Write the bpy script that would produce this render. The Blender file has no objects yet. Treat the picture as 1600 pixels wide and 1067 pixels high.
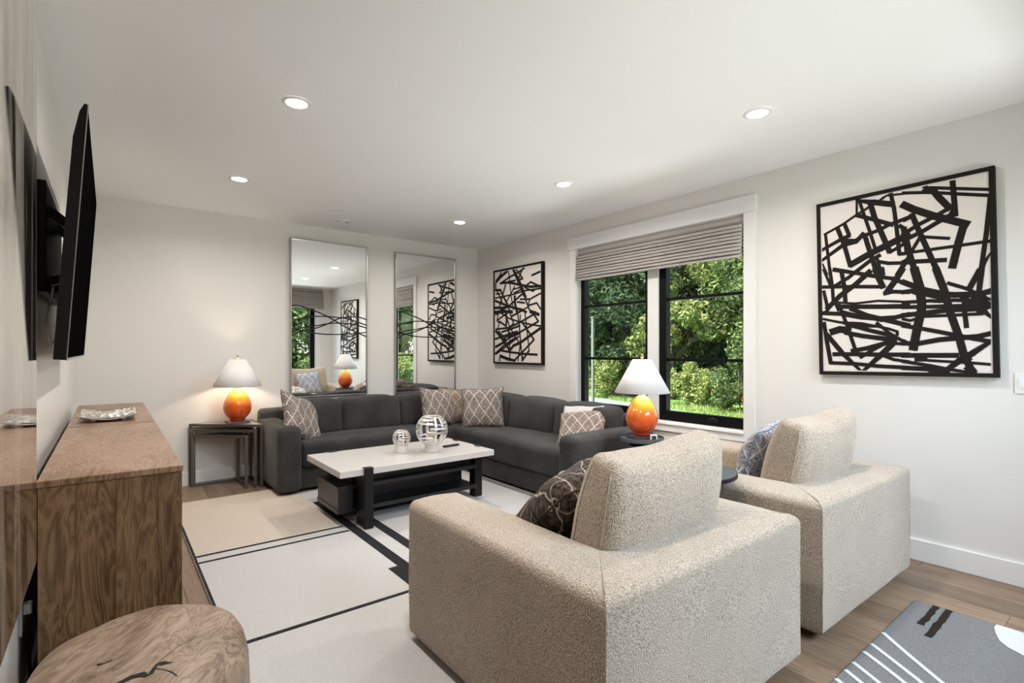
import bpy, bmesh, math, random
from mathutils import Vector, Matrix, noise as mnoise
random.seed(11)
PI = math.pi
S = bpy.context.scene
C = S.collection

# ------------------------------------------------------------------ camera, sky, sun, exposure
CAM_H = 1.28
cam_d = bpy.data.cameras.new('camera')
cam = bpy.data.objects.new('camera', cam_d); C.objects.link(cam)
cam.location = (0, 0, CAM_H)
cam.rotation_euler = (PI / 2, 0, -math.atan(629 / 805))
cam_d.sensor_width = 36; cam_d.lens = 805 / 1600 * 36
cam_d.shift_y = 13.5 / 1600
cam_d.clip_start = 0.02; cam_d.clip_end = 300
S.camera = cam
S.view_settings.view_transform = 'Standard'
S.view_settings.look = 'None'
S.view_settings.exposure = 0.66
S.view_settings.gamma = 1.0
S.view_settings.use_curve_mapping = False
S.cycles.use_denoising = True
S.cycles.max_bounces = 10
S.cycles.diffuse_bounces = 6
S.cycles.glossy_bounces = 5
S.cycles.transmission_bounces = 6
S.cycles.transparent_max_bounces = 12
S.cycles.sample_clamp_indirect = 6
S.cycles.caustics_reflective = False
S.cycles.caustics_refractive = False

W = bpy.data.worlds.new('sky'); S.world = W; W.use_nodes = True
wn = W.node_tree.nodes; wn.clear()
sky = wn.new('ShaderNodeTexSky'); sky.sky_type = 'NISHITA'; sky.sun_disc = False
sky.sun_elevation = math.radians(48); sky.sun_rotation = math.radians(-60)
bgn = wn.new('ShaderNodeBackground'); bgn.inputs[1].default_value = 0.34
won = wn.new('ShaderNodeOutputWorld')
W.node_tree.links.new(sky.outputs[0], bgn.inputs[0]); W.node_tree.links.new(bgn.outputs[0], won.inputs[0])

sun_d = bpy.data.lights.new('sun', 'SUN'); sun_d.energy = 9.0; sun_d.angle = math.radians(0.6); sun_d.color = (1, .93, .8)
sun = bpy.data.objects.new('sun', sun_d); C.objects.link(sun)
sun.rotation_euler = Vector((0.62, -0.25, -0.80)).to_track_quat('-Z', 'Y').to_euler()

# daylight entering by the large window in the wall behind the camera
day_d = bpy.data.lights.new('window_daylight', 'AREA'); day_d.shape = 'RECTANGLE'
day_d.size = 2.5; day_d.size_y = 1.3; day_d.energy = 60; day_d.spread = math.radians(100); day_d.color = (0.72, 0.85, 1.0)
day = bpy.data.objects.new('window_daylight', day_d); C.objects.link(day)
day.location = (2.45, -1.7, 2.9)
day.rotation_euler = (Vector((2.45, 0.9, 0.7)) - Vector(day.location)).to_track_quat('-Z', 'Y').to_euler()
# daylight entering by the side window
day2_d = bpy.data.lights.new('window_daylight', 'AREA'); day2_d.shape = 'RECTANGLE'
day2_d.size = 1.8; day2_d.size_y = 1.2; day2_d.energy = 18; day2_d.color = (0.86, 0.95, 1.0)
day2 = bpy.data.objects.new('window_daylight', day2_d); C.objects.link(day2)
day2.location = (5.0, 2.95, 3.1)
day2.rotation_euler = (Vector((3.0, 2.95, 0.8)) - Vector(day2.location)).to_track_quat('-Z', 'Y').to_euler()

# fill lights added outside both windows, aimed up to brighten the ceiling
for loc, aim, sx, sy, en in (((2.35, -1.7, -.12), (2.1, 2.6, 2.6), 3.4, 1.8, 84), ((5.3, 2.95, -.12), (1.6, 3.0, 2.6), 2.6, 1.6, 34)):
    pd = bpy.data.lights.new('ceiling_fill', 'AREA'); pd.shape = 'RECTANGLE'; pd.size = sx; pd.size_y = sy; pd.energy = en; pd.spread = math.radians(130); pd.color = (.97, .95, 1.0)
    po = bpy.data.objects.new('ceiling_fill', pd); C.objects.link(po); po.location = loc
    po.rotation_euler = (Vector(aim) - Vector(loc)).to_track_quat('-Z', 'Y').to_euler()

DOWNLIGHT_W = 10.5
LAMP_W = 4.6

# ------------------------------------------------------------------ materials
def new_mat(name):
    m = bpy.data.materials.new(name); m.use_nodes = True
    return m, m.node_tree, m.node_tree.nodes['Principled BSDF']
def setp(p, **k):
    for a, b in k.items():
        a = {'col': 'Base Color', 'rough': 'Roughness', 'metal': 'Metallic', 'spec': 'Specular IOR Level', 'sheen': 'Sheen Weight', 'coat': 'Coat Weight'}.get(a, a)
        p.inputs[a].default_value = (*b, 1) if isinstance(b, tuple) and len(b) == 3 else b
def plain(name, col, rough=.5, metal=0., bump=0, bscale=40, **k):
    m, t, p = new_mat(name); setp(p, col=col, rough=rough, metal=metal, **k)
    if bump: add_bump(t, p, bscale, bump)
    return m
def coords(t, scale=(1, 1, 1), kind='Object'):
    tc = t.nodes.new('ShaderNodeTexCoord'); mp = t.nodes.new('ShaderNodeMapping')
    mp.inputs['Scale'].default_value = scale
    t.links.new(tc.outputs[kind], mp.inputs[0])
    return mp.outputs[0]
def noise_tex(t, vec, scale, detail=3, rough=.55, dist=0):
    n = t.nodes.new('ShaderNodeTexNoise'); n.inputs['Scale'].default_value = scale
    n.inputs['Detail'].default_value = detail; n.inputs['Roughness'].default_value = rough; n.inputs['Distortion'].default_value = dist
    if vec is not None: t.links.new(vec, n.inputs['Vector'])
    return n.outputs['Fac']
def ramp(t, fac, stops):
    r = t.nodes.new('ShaderNodeValToRGB'); e = r.color_ramp.elements
    while len(e) < len(stops): e.new(.5)
    for i, (p, c) in enumerate(stops):
        e[i].position = p; e[i].color = (*c, 1) if len(c) == 3 else c
    t.links.new(fac, r.inputs[0]); return r.outputs[0]
def math_n(t, op, a, b=None):
    n = t.nodes.new('ShaderNodeMath'); n.operation = op
    for i, v in enumerate((a, b)):
        if v is None: continue
        if isinstance(v, (int, float)): n.inputs[i].default_value = v
        else: t.links.new(v, n.inputs[i])
    return n.outputs[0]
def mixc(t, fac, a, b, blend='MIX'):
    n = t.nodes.new('ShaderNodeMix'); n.data_type = 'RGBA'; n.blend_type = blend
    for i, v in ((0, fac), (6, a), (7, b)):
        if isinstance(v, (int, float)): n.inputs[i].default_value = v
        elif isinstance(v, tuple): n.inputs[i].default_value = (*v, 1)
        else: t.links.new(v, n.inputs[i])
    return n.outputs[2]
def bump_from(t, p, h, strength, dist=.01):
    b = t.nodes.new('ShaderNodeBump'); b.inputs['Strength'].default_value = strength; b.inputs['Distance'].default_value = dist
    t.links.new(h, b.inputs['Height']); t.links.new(b.outputs[0], p.inputs['Normal'])
def add_bump(t, p, scale, strength, dist=.005, detail=4):
    bump_from(t, p, noise_tex(t, coords(t), scale, detail), strength, dist)

def fabric(name, c1, c2, scale, bump, dist=.004, sheen=.3, patch=0., contrast=(.35, .65)):
    m, t, p = new_mat(name); v = coords(t)
    n = noise_tex(t, v, scale, 3, .6)
    col = ramp(t, n, [(contrast[0], c1), (contrast[1], c2)])
    if patch:
        big = noise_tex(t, v, 3.5, 2)
        col = mixc(t, patch, col, ramp(t, big, [(.35, c1), (.65, c2)]))
    t.links.new(col, p.inputs['Base Color']); setp(p, rough=.95, spec=.15, sheen=sheen)
    n2 = noise_tex(t, v, scale * .8, 2, .5, .4)
    bump_from(t, p, n2, bump, dist)
    return m
def wood(name, stops, stretch, scale=1., dist=1.2, rough=.4, rand=0., fine=60, bump=.12, rot=(0, 0, 0), freq=7.0, fa=.35):
    """stretch: mapping scale, small along the grain"""
    m, t, p = new_mat(name)
    tc = t.nodes.new('ShaderNodeTexCoord'); mp = t.nodes.new('ShaderNodeMapping'); mp.inputs['Scale'].default_value = stretch
    mr = t.nodes.new('ShaderNodeMapping'); mr.inputs['Rotation'].default_value = rot
    t.links.new(tc.outputs['Object'], mr.inputs[0]); t.links.new(mr.outputs[0], mp.inputs[0]); v = mp.outputs[0]
    if rand:
        oi = t.nodes.new('ShaderNodeObjectInfo'); cmb = t.nodes.new('ShaderNodeCombineXYZ')
        for i, k in enumerate((37., 91., 13.)):
            t.links.new(math_n(t, 'MULTIPLY', oi.outputs['Random'], k), cmb.inputs[i])
        va = t.nodes.new('ShaderNodeVectorMath'); t.links.new(v, va.inputs[0]); t.links.new(cmb.outputs[0], va.inputs[1]); v = va.outputs[0]
    base = noise_tex(t, v, 2.2 * scale, 5, .6, dist)
    rings = math_n(t, 'FRACT', math_n(t, 'MULTIPLY', base, freq))
    rings = math_n(t, 'ABSOLUTE', math_n(t, 'SUBTRACT', rings, .5))
    big = noise_tex(t, v, 1.1 * scale, 3, .6, dist * .6)
    f = math_n(t, 'ADD', math_n(t, 'MULTIPLY', rings, .55), math_n(t, 'MULTIPLY', big, .75))
    fn = noise_tex(t, v, fine * scale / 4, 4, .7)
    f = math_n(t, 'ADD', f, math_n(t, 'MULTIPLY', math_n(t, 'SUBTRACT', fn, .5), fa))
    col = ramp(t, f, stops)
    if rand:
        hs = t.nodes.new('ShaderNodeHueSaturation')
        t.links.new(math_n(t, 'ADD', math_n(t, 'MULTIPLY', oi.outputs['Random'], rand), 1 - rand / 2), hs.inputs['Value'])
        t.links.new(col, hs.inputs['Color']); col = hs.outputs[0]
    t.links.new(col, p.inputs['Base Color']); setp(p, rough=rough)
    bump_from(t, p, f, bump, .003)
    return m
def pillow_mat(name, base_a, base_b, line, n=4.0, lw=.045, wob=.05, horiz=20):
    m, t, p = new_mat(name)
    tc = t.nodes.new('ShaderNodeTexCoord'); sp = t.nodes.new('ShaderNodeSeparateXYZ')
    nv = t.nodes.new('ShaderNodeTexNoise'); nv.inputs['Scale'].default_value = 5
    t.links.new(tc.outputs['UV'], nv.inputs['Vector'])
    vm = t.nodes.new('ShaderNodeVectorMath'); vm.operation = 'MULTIPLY_ADD'
    vm.inputs[1].default_value = (wob, wob, 0); t.links.new(nv.outputs['Color'], vm.inputs[0]); t.links.new(tc.outputs['UV'], vm.inputs[2])
    t.links.new(vm.outputs[0], sp.inputs[0])
    u, v = sp.outputs[0], sp.outputs[1]
    lines = None
    for sgn in (1, -1):
        a = math_n(t, 'ADD', math_n(t, 'MULTIPLY', u, n), math_n(t, 'MULTIPLY', v, sgn * n * .62))
        d = math_n(t, 'ABSOLUTE', math_n(t, 'SUBTRACT', math_n(t, 'FRACT', math_n(t, 'ADD', a, 20)), .5))
        l = math_n(t, 'LESS_THAN', d, lw)
        lines = l if lines is None else math_n(t, 'MAXIMUM', lines, l)
    st = noise_tex(t, coords(t, (14, horiz * 2.2, 1), 'UV'), 1.6, 4, .7)
    col = ramp(t, st, [(.40, base_a), (.52, base_b), (.64, tuple(min(1, c * 2.4) for c in base_b))])
    col = mixc(t, math_n(t, 'MULTIPLY', lines, .9), col, line)
    t.links.new(col, p.inputs['Base Color']); setp(p, rough=.9, spec=.1, sheen=.05)
    bump_from(t, p, math_n(t, 'ADD', st, lines), .5, .003)
    return m
def emit(name, col, strength):
    m, t, p = new_mat(name); setp(p, col=col)
    p.inputs['Emission Color'].default_value = (*col, 1); p.inputs['Emission Strength'].default_value = strength
    return m

M = {}
M['wall'] = plain('wall_paint', (.76, .74, .715), .55, bump=.06, bscale=180)
M['wall_left'] = plain('wall_paint_satin', (.76, .74, .715), .32, bump=.02, bscale=180)
M['ceiling'] = plain('ceiling_paint', (.90, .90, .90), .7)
M['trim'] = plain('white_trim', (.80, .79, .785), .35)
M['black_frame'] = plain('black_window_frame', (.003, .003, .003), .5, spec=.15)
M['black_satin'] = plain('black_satin', (.007, .0065, .0065), .42, spec=.3)
M['black_wood'] = wood('black_stained_wood', [(.2, (.003, .003, .003)), (.8, (.010, .0095, .0095))], (.6, 6, 6), rough=.36, bump=.05)
M['grey_wood'] = M['black_wood']
M['table_white'] = plain('white_lacquer', (.60, .565, .545), .25)
M['floor_wood'] = wood('oak_floor', [(.22, (.125, .076, .046)), (.5, (.205, .135, .086)), (.85, (.29, .20, .135))], (9, .55, 1), scale=1.0, dist=.5, rough=.42, rand=.42, fine=50, bump=.08)
M['mango'] = wood('mango_wood', [(.20, (.026, .012, .005)), (.38, (.095, .050, .022)), (.58, (.19, .108, .053)), (.82, (.31, .195, .105))], (3.4, 3.4, .62), scale=.95, dist=1.5, rough=.36, rand=.25, fine=70, bump=.06, freq=10., fa=.2)
M['mango_top'] = wood('mango_wood_top', [(.22, (.075, .036, .018)), (.40, (.215, .12, .066)), (.60, (.33, .205, .13)), (.85, (.43, .29, .195))], (2.4, .62, 1), scale=.9, dist=2.2, rough=.34, rand=.1, fine=60, bump=.03, freq=10., fa=.15)
M['stool'] = wood('raw_teak', [(.20, (.075, .042, .024)), (.38, (.20, .13, .087)), (.58, (.32, .23, .165)), (.82, (.46, .35, .27))], (4.6, 1.3, 2.0), scale=1.2, dist=1.5, rough=.5, fa=.18, fine=80, bump=.14, rot=(0, 0, math.radians(38)), freq=9.)
M['crack'] = plain('dark_crack', (.01, .007, .005), .9)
M['boucle'] = fabric('beige_boucle', (.20, .14, .093), (.57, .47, .37), 230, 1.0, .007, .3, .10, (.36, .58))
M['boucle_seam'] = plain('boucle_seam', (.40, .33, .26), .95)
M['sofa'] = fabric('charcoal_chenille', (.017, .0165, .0165), (.068, .065, .063), 150, .8, .003, .1, .35)
M['rug'] = fabric('ivory_wool', (.43, .415, .405), (.56, .545, .54), 260, .6, .003, .0)
M['rug_tan'] = fabric('tan_wool', (.46, .395, .335), (.575, .505, .435), 260, .6, .003, .0)
M['rug_tan2'] = fabric('sand_wool', (.41, .35, .295), (.525, .46, .395), 260, .6, .003, .0)
M['rug_black'] = fabric('black_wool', (.008, .008, .01), (.04, .038, .042), 120, .9, .004, .0)
M['grey_wool'] = fabric('grey_wool', (.135, .13, .13), (.215, .21, .205), 240, .6, .003, .0)
M['white_wool'] = fabric('white_wool', (.50, .49, .475), (.62, .61, .60), 240, .6, .003, .0)
M['brown_wool'] = fabric('brown_wool', (.010, .007, .006), (.030, .021, .018), 240, .6, .003, .0)
M['shade_fabric'] = fabric('grey_linen', (.40, .37, .35), (.52, .485, .46), 300, .4, .002, .1, .1)
M['pillow_taupe'] = pillow_mat('taupe_trellis', (.075, .058, .052), (.23, .19, .17), (.72, .65, .60), 4.2, .030)
M['pillow_tan'] = pillow_mat('tan_trellis', (.10, .072, .05), (.27, .215, .165), (.62, .53, .44), 4.2, .030)
M['pillow_dark'] = pillow_mat('dark_trellis', (.010, .007, .006), (.070, .052, .043), (.46, .40, .36), 3.8, .022, .20, 14)
M['pillow_blue'] = pillow_mat('blue_grey_trellis', (.10, .11, .14), (.30, .31, .35), (.70, .70, .72), 4.4, .035)
M['nickel'] = plain('brushed_nickel', (.50, .475, .45), .32, 1.)
M['steel'] = plain('dark_steel', (.15, .13, .115), .42, .7)
M['gold'] = plain('brass', (.75, .52, .22), .25, 1.)
M['silver'] = plain('polished_silver', (.93, .90, .87), .24, 1.)
M['cage'] = plain('pale_silver', (.86, .82, .78), .34, .75)
M['mirror'] = plain('mirror_glass', (.93, .94, .93), .0, 1.)
M['white_plastic'] = plain('white_plastic', (.8, .8, .79), .35)
M['clear_plastic'] = plain('pale_plastic', (.62, .66, .70), .25)
M['dark_slot'] = plain('dark_slot', (.03, .03, .03), .8)
M['candle'] = plain('wax', (.80, .74, .66), .5)
M['stone'] = plain('white_stone', (.70, .65, .60), .5, bump=.3, bscale=60)
M['tv'] = plain('tv_screen', (.003, .003, .003), .5, spec=.0)
M['tv_body'] = plain('tv_casing', (.010, .009, .009), .5, spec=.08)
M['canvas'] = plain('canvas', (.72, .66, .63), .8, bump=.4, bscale=260)
M['ink'] = plain('black_ink', (.012, .009, .008), .8, spec=.2)
M['nest_top'] = plain('nest_top', (.33, .29, .245), .3)
M['slate'] = plain('slate_top', (.09, .105, .115), .25)
M['lens'] = emit('lamp_lens', (1.0, .97, .93), 22)
M['bulb'] = emit('warm_bulb', (1.0, .80, .55), 30)
M['bark'] = plain('bark', (.07, .052, .038), .9, bump=.8, bscale=12)
M['path'] = plain('gravel_path', (.20, .21, .21), .9, bump=.3, bscale=30)
M['siding'] = plain('white_post', (.17, .18, .15), .8)

m, t, p = new_mat('lampshade_linen'); M['lampshade'] = m
tr = t.nodes.new('ShaderNodeBsdfTranslucent'); tr.inputs[0].default_value = (.85, .78, .72, 1)
mx = t.nodes.new('ShaderNodeMixShader'); mx.inputs[0].default_value = .015
setp(p, col=(.82, .80, .80), rough=.8)
t.links.new(p.outputs[0], mx.inputs[1]); t.links.new(tr.outputs[0], mx.inputs[2]); t.links.new(mx.outputs[0], t.nodes['Material Output'].inputs[0])

m, t, p = new_mat('window_glass'); M['glass'] = m
tb = t.nodes.new('ShaderNodeBsdfTransparent'); gb = t.nodes.new('ShaderNodeBsdfGlossy'); gb.inputs['Roughness'].default_value = .0
fr = t.nodes.new('ShaderNodeFresnel'); fr.inputs[0].default_value = 1.25; mx = t.nodes.new('ShaderNodeMixShader')
tb.inputs[0].default_value = (.97, .985, .975, 1)
bf = t.nodes.new('ShaderNodeNewGeometry')
t.links.new(math_n(t, 'MULTIPLY', fr.outputs[0], math_n(t, 'SUBTRACT', 1.0, bf.outputs['Backfacing'])), mx.inputs[0]); t.links.new(tb.outputs[0], mx.inputs[1]); t.links.new(gb.outputs[0], mx.inputs[2]); t.links.new(mx.outputs[0], t.nodes['Material Output'].inputs[0])

m, t, p = new_mat('ombre_glaze'); M['ombre'] = m          # the glaze itself runs from yellow down to red-orange
tc = t.nodes.new('ShaderNodeTexCoord'); sp = t.nodes.new('ShaderNodeSeparateXYZ'); t.links.new(tc.outputs['Object'], sp.inputs[0])
zz = math_n(t, 'ADD', math_n(t, 'DIVIDE', sp.outputs[2], .36), math_n(t, 'MULTIPLY', math_n(t, 'SUBTRACT', noise_tex(t, coords(t, (1, 1, 4)), 9, 3), .5), .08))
t.links.new(ramp(t, zz, [(.10, (.60, .055, .012)), (.40, (.78, .13, .014)), (.55, (.90, .30, .03)), (.72, (.93, .46, .06)), (.95, (.95, .66, .22))]), p.inputs['Base Color'])
setp(p, rough=.14, coat=.4)

m, t, p = new_mat('streaked_mirror'); M['streaked'] = m    # glossy resin panel with pale vertical drips
v = coords(t, (1, 5, .45))
f1 = noise_tex(t, v, 1.6, 5, .6, .6)
mask = ramp(t, f1, [(.48, (0, 0, 0)), (.62, (1, 1, 1))])
setp(p, col=(.60, .565, .52), rough=.03, metal=1.)
df = t.nodes.new('ShaderNodeBsdfPrincipled'); df.inputs['Base Color'].default_value = (.62, .56, .50, 1); df.inputs['Roughness'].default_value = .2
mx = t.nodes.new('ShaderNodeMixShader')
t.links.new(math_n(t, 'MULTIPLY', mask, .30), mx.inputs[0]); t.links.new(p.outputs[0], mx.inputs[1]); t.links.new(df.outputs[0], mx.inputs[2]); t.links.new(mx.outputs[0], t.nodes['Material Output'].inputs[0])

def leaf_mat(name, c1, c2, c3):
    m, t, p = new_mat(name)
    g = t.nodes.new('ShaderNodeNewGeometry')
    col = ramp(t, g.outputs['Random Per Island'], [(.1, c1), (.55, c2), (.95, c3)])
    t.links.new(col, p.inputs['Base Color']); setp(p, rough=.5, spec=.25)
    tr = t.nodes.new('ShaderNodeBsdfTranslucent'); t.links.new(col, tr.inputs[0])
    mx = t.nodes.new('ShaderNodeMixShader'); mx.inputs[0].default_value = .4
    t.links.new(p.outputs[0], mx.inputs[1]); t.links.new(tr.outputs[0], mx.inputs[2]); t.links.new(mx.outputs[0], t.nodes['Material Output'].inputs[0])
    return m
M['leaf_a'] = leaf_mat('leaf_green', (.045, .085, .030), (.11, .175, .055), (.28, .34, .12))
M['leaf_b'] = leaf_mat('leaf_dark', (.022, .050, .026), (.055, .105, .05), (.16, .21, .10))
M['leaf_c'] = leaf_mat('leaf_yellow', (.13, .19, .05), (.30, .36, .11), (.52, .54, .22))
M['leaf_r'] = leaf_mat('leaf_rust', (.16, .06, .03), (.30, .12, .05), (.12, .17, .05))
m, t, p = new_mat('lawn'); M['lawn'] = m
v = coords(t)
t.links.new(mixc(t, .5, ramp(t, noise_tex(t, v, .7, 4), [(.3, (.06, .15, .025)), (.7, (.16, .30, .05))]), ramp(t, noise_tex(t, v, 14, 4), [(.3, (.05, .12, .02)), (.7, (.20, .36, .07))])), p.inputs['Base Color'])
setp(p, rough=.9)

# ------------------------------------------------------------------ helpers
def thing(name, label, cat, loc=(0, 0, 0), group=None):
    o = bpy.data.objects.new(name, None); C.objects.link(o); o.location = loc; o.empty_display_size = .1
    o['label'] = label; o['category'] = cat
    if group: o['group'] = group
    return o
def tag(o, label, cat, group=None):
    o['label'] = label; o['category'] = cat
    if group: o['group'] = group
    return o
class MB:
    """collects geometry in world coordinates; build() makes one mesh object"""
    def __init__(s): s.v = []; s.f = []; s.uv = None
    def add(s, v, f):
        o = len(s.v); s.v += [tuple(q) for q in v]; s.f += [tuple(i + o for i in q) for q in f]; return s
    def box(s, x0, x1, y0, y1, z0, z1):
        return s.add([(x, y, z) for x in (x0, x1) for y in (y0, y1) for z in (z0, z1)],
                     [(0, 1, 3, 2), (4, 6, 7, 5), (0, 4, 5, 1), (2, 3, 7, 6), (0, 2, 6, 4), (1, 5, 7, 3)])
    def prism(s, poly, z0, z1):
        n = len(poly)
        v = [(x, y, z0) for x, y in poly] + [(x, y, z1) for x, y in poly]
        return s.add(v, [tuple(range(n - 1, -1, -1)), tuple(range(n, 2 * n))] + [(i, (i + 1) % n, n + (i + 1) % n, n + i) for i in range(n)])
    def lathe(s, prof, c=(0, 0, 0), n=32, cap=True):
        v = []; f = []
        for r, z in prof:
            for i in range(n):
                a = 2 * PI * i / n; v.append((c[0] + r * math.cos(a), c[1] + r * math.sin(a), c[2] + z))
        for j in range(len(prof) - 1):
            for i in range(n):
                k = (i + 1) % n; f.append((j * n + i, j * n + k, (j + 1) * n + k, (j + 1) * n + i))
        if cap:
            f.append(tuple(range(n - 1, -1, -1))); m = (len(prof) - 1) * n; f.append(tuple(range(m, m + n)))
        return s.add(v, f)
    def tube(s, pts, r, n=8, taper=None):
        pts = [Vector(p) for p in pts]; v = []; f = []
        for i, p in enumerate(pts):
            d = (pts[min(i + 1, len(pts) - 1)] - pts[max(i - 1, 0)]).normalized()
            a = d.cross(Vector((0, 0, 1))); a = a if a.length > .05 else d.cross(Vector((0, 1, 0))); a.normalize(); b = d.cross(a)
            rr = r if taper is None else r * (1 + (taper - 1) * i / (len(pts) - 1))
            for k in range(n):
                q = 2 * PI * k / n; v.append(p + a * rr * math.cos(q) + b * rr * math.sin(q))
        for i in range(len(pts) - 1):
            for k in range(n):
                l = (k + 1) % n; f.append((i * n + k, i * n + l, (i + 1) * n + l, (i + 1) * n + k))
        f.append(tuple(range(n - 1, -1, -1))); m = (len(pts) - 1) * n; f.append(tuple(range(m, m + n)))
        return s.add(v, f)
    def bar(s, a, b, w, h):
        """square bar from a to b"""
        a = Vector(a); b = Vector(b); d = (b - a).normalized(); u = d.cross(Vector((0, 0, 1)))
        u = u if u.length > .05 else d.cross(Vector((0, 1, 0))); u.normalize(); q = d.cross(u)
        v = [p + u * w / 2 * i + q * h / 2 * j for p in (a, b) for i, j in ((-1, -1), (1, -1), (1, 1), (-1, 1))]
        return s.add(v, [(3, 2, 1, 0), (4, 5, 6, 7), (0, 1, 5, 4), (1, 2, 6, 5), (2, 3, 7, 6), (3, 0, 4, 7)])
    def rbox(s, lo, hi, r, seg=(6, 6, 6), rs=4, flags=((1, 1), (1, 1), (1, 1)), fn=None):
        ax = []
        for i in range(3):
            a, b = lo[i], hi[i]; ia = a + r * flags[i][0]; ib = b - r * flags[i][1]
            L = []
            if flags[i][0]: L += [ia - r * math.tan(PI / 4 * (rs - k) / rs) for k in range(rs)]
            L += [ia + (ib - ia) * k / seg[i] for k in range(seg[i] + 1)]
            if flags[i][1]: L += [ib + r * math.tan(PI / 4 * k / rs) for k in range(1, rs + 1)]
            ax.append((L, ia, ib))
        idx = {}; v = []; f = []
        N = [len(a[0]) - 1 for a in ax]
        def vid(i, j, k):
            key = (i, j, k)
            if key not in idx:
                p = [ax[0][0][i], ax[1][0][j], ax[2][0][k]]
                c = [min(max(p[q], ax[q][1]), ax[q][2]) for q in range(3)]
                d = Vector([p[q] - c[q] for q in range(3)])
                if d.length > 1e-9: d = d.normalized() * r
                q = (c[0] + d[0], c[1] + d[1], c[2] + d[2])
                idx[key] = len(v); v.append(fn(*q) if fn else q)
            return idx[key]
        for a in range(3):
            b, c = (a + 1) % 3, (a + 2) % 3
            for side in (0, N[a]):
                for j in range(N[b]):
                    for k in range(N[c]):
                        q = []
                        for dj, dk in ((0, 0), (1, 0), (1, 1), (0, 1)):
                            t = [0, 0, 0]; t[a] = side; t[b] = j + dj; t[c] = k + dk; q.append(vid(*t))
                        f.append(tuple(q) if side else tuple(reversed(q)))
        return s.add(v, f)
    def build(s, name, mat, parent=None, smooth=False, angle=None):
        o0 = Vector(parent.matrix_basis.translation) if parent else Vector((0, 0, 0))
        pp = parent
        while pp is not None and pp.parent is not None:
            pp = pp.parent; o0 = o0 + Vector(pp.matrix_basis.translation)
        me = bpy.data.meshes.new(name); me.from_pydata([tuple(Vector(q) - o0) for q in s.v], [], s.f)
        if s.uv:
            uvl = me.uv_layers.new(name='uv')
            for l in me.loops: uvl.data[l.index].uv = s.uv[l.vertex_index]
        me.materials.append(M[mat] if isinstance(mat, str) else mat)
        if smooth:
            me.polygons.foreach_set('use_smooth', [True] * len(me.polygons))
        me.update()
        o = bpy.data.objects.new(name, me); C.objects.link(o); o.parent = parent
        if smooth and angle: me.set_sharp_from_angle(angle=math.radians(angle))
        return o
def bevel(o, w, seg=2):
    m = o.modifiers.new('bevel', 'BEVEL'); m.width = w; m.segments = seg; m.limit_method = 'ANGLE'
    return o
def struct(o): o['kind'] = 'structure'; return o
def copy_tree(o, parent=None):
    c = o.copy(); C.objects.link(c)
    if parent: c.parent = parent
    for ch in list(o.children): copy_tree(ch, c)
    return c
def nz(x, y, z, f, a, seed=0.): return a * mnoise.noise(Vector((x * f + seed, y * f - seed * .7, z * f + 3.1)))

# ------------------------------------------------------------------ the room
XL, XR, YB, YF, HC = -.235, 3.888, 5.723, -.15, 2.62
WY0, WY1, WZ0, WZ1 = 2.04, 3.86, .645, 2.34       # side window opening
FX0, FX1, FZ0, FZ1 = 1.15, 3.55, .55, 2.32        # window in the wall behind the camera
T = .14
fl = struct(MB().box(XL - T, XR + T, YF - T, YB + T, -.20, -.012).box(XL - T, .62 + T, YF - 2.6, YF - T, -.20, -.001).build('floor', 'dark_slot'))
pw = .183; row = 0; x = XL
plank_cache = {}
while x < XR:
    x1 = min(x + pw, XR); y = YF - random.uniform(0, 1.3)
    while y < YB:
        L = random.choice((1.22, 1.5, 1.75)); y0 = max(y, YF); y1 = min(y + L, YB)
        if y1 - y0 > .05:
            key = (round(x1 - x, 3), round(y1 - y0, 3))
            b = plank_cache.get(key)
            if b is None:
                o = MB().box(.0008, x1 - x - .0008, .0008, y1 - y0 - .0008, -.012, 0).build('plank', 'floor_wood', fl)
                plank_cache[key] = o
            else:
                o = b.copy(); C.objects.link(o)
            o.location = (x, y0, 0)
        y += L
    x = x1; row += 1
struct(MB().box(XL - T, XR + T, YF - T, YB + T, HC, HC + .2).box(XL - T, .62 + T, YF - 2.6, YF - T, HC, HC + .2).build('ceiling', 'ceiling'))
struct(MB().box(XL - T, XL, YF - 2.6, YB + T, -.2, HC).build('wall_left', 'wall_left'))
struct(MB().box(XL, XR + T, YB, YB + T, -.2, HC).build('wall_back', 'wall'))
w = MB()
w.box(XR, XR + T, YF - T, WY0, -.2, HC); w.box(XR, XR + T, WY1, YB, -.2, HC)
w.box(XR, XR + T, WY0, WY1, -.2, WZ0); w.box(XR, XR + T, WY0, WY1, WZ1, HC)
struct(w.build('wall_right', 'wall'))
w = MB(); y0, y1 = YF - T, YF
w.box(.62, FX0, y0, y1, -.2, HC); w.box(FX1, XR, y0, y1, -.2, HC)
w.box(FX0, FX1, y0, y1, -.2, FZ0); w.box(FX0, FX1, y0, y1, FZ1, HC); w.box(XL, .62, y0, y1, 2.15, HC)
struct(w.build('wall_front', 'wall'))
w = MB(); w.box(XL, .62 + T, YF - 2.6, YF - 2.46, -.2, HC); w.box(.62, .62 + T, YF - 2.46, YF - T, -.2, HC)
struct(w.build('wall_hall', 'wall'))
def baseboard(name, *bx):
    w = MB()
    for b in bx: w.box(*b)
    return bevel(struct(w.build(name, 'trim')), .003)
BH = .128; BT = .016
baseboard('baseboard_right', (XR - BT, XR, YF, YB, 0, BH))
baseboard('baseboard_back', (XL + BT, XR - BT, YB - BT, YB, 0, BH))
baseboard('baseboard_left', (XL, XL + BT, YF - 2.4, YB, 0, BH))
baseboard('baseboard_front', (.62, XR - BT, YF, YF + BT, 0, BH))

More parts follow.
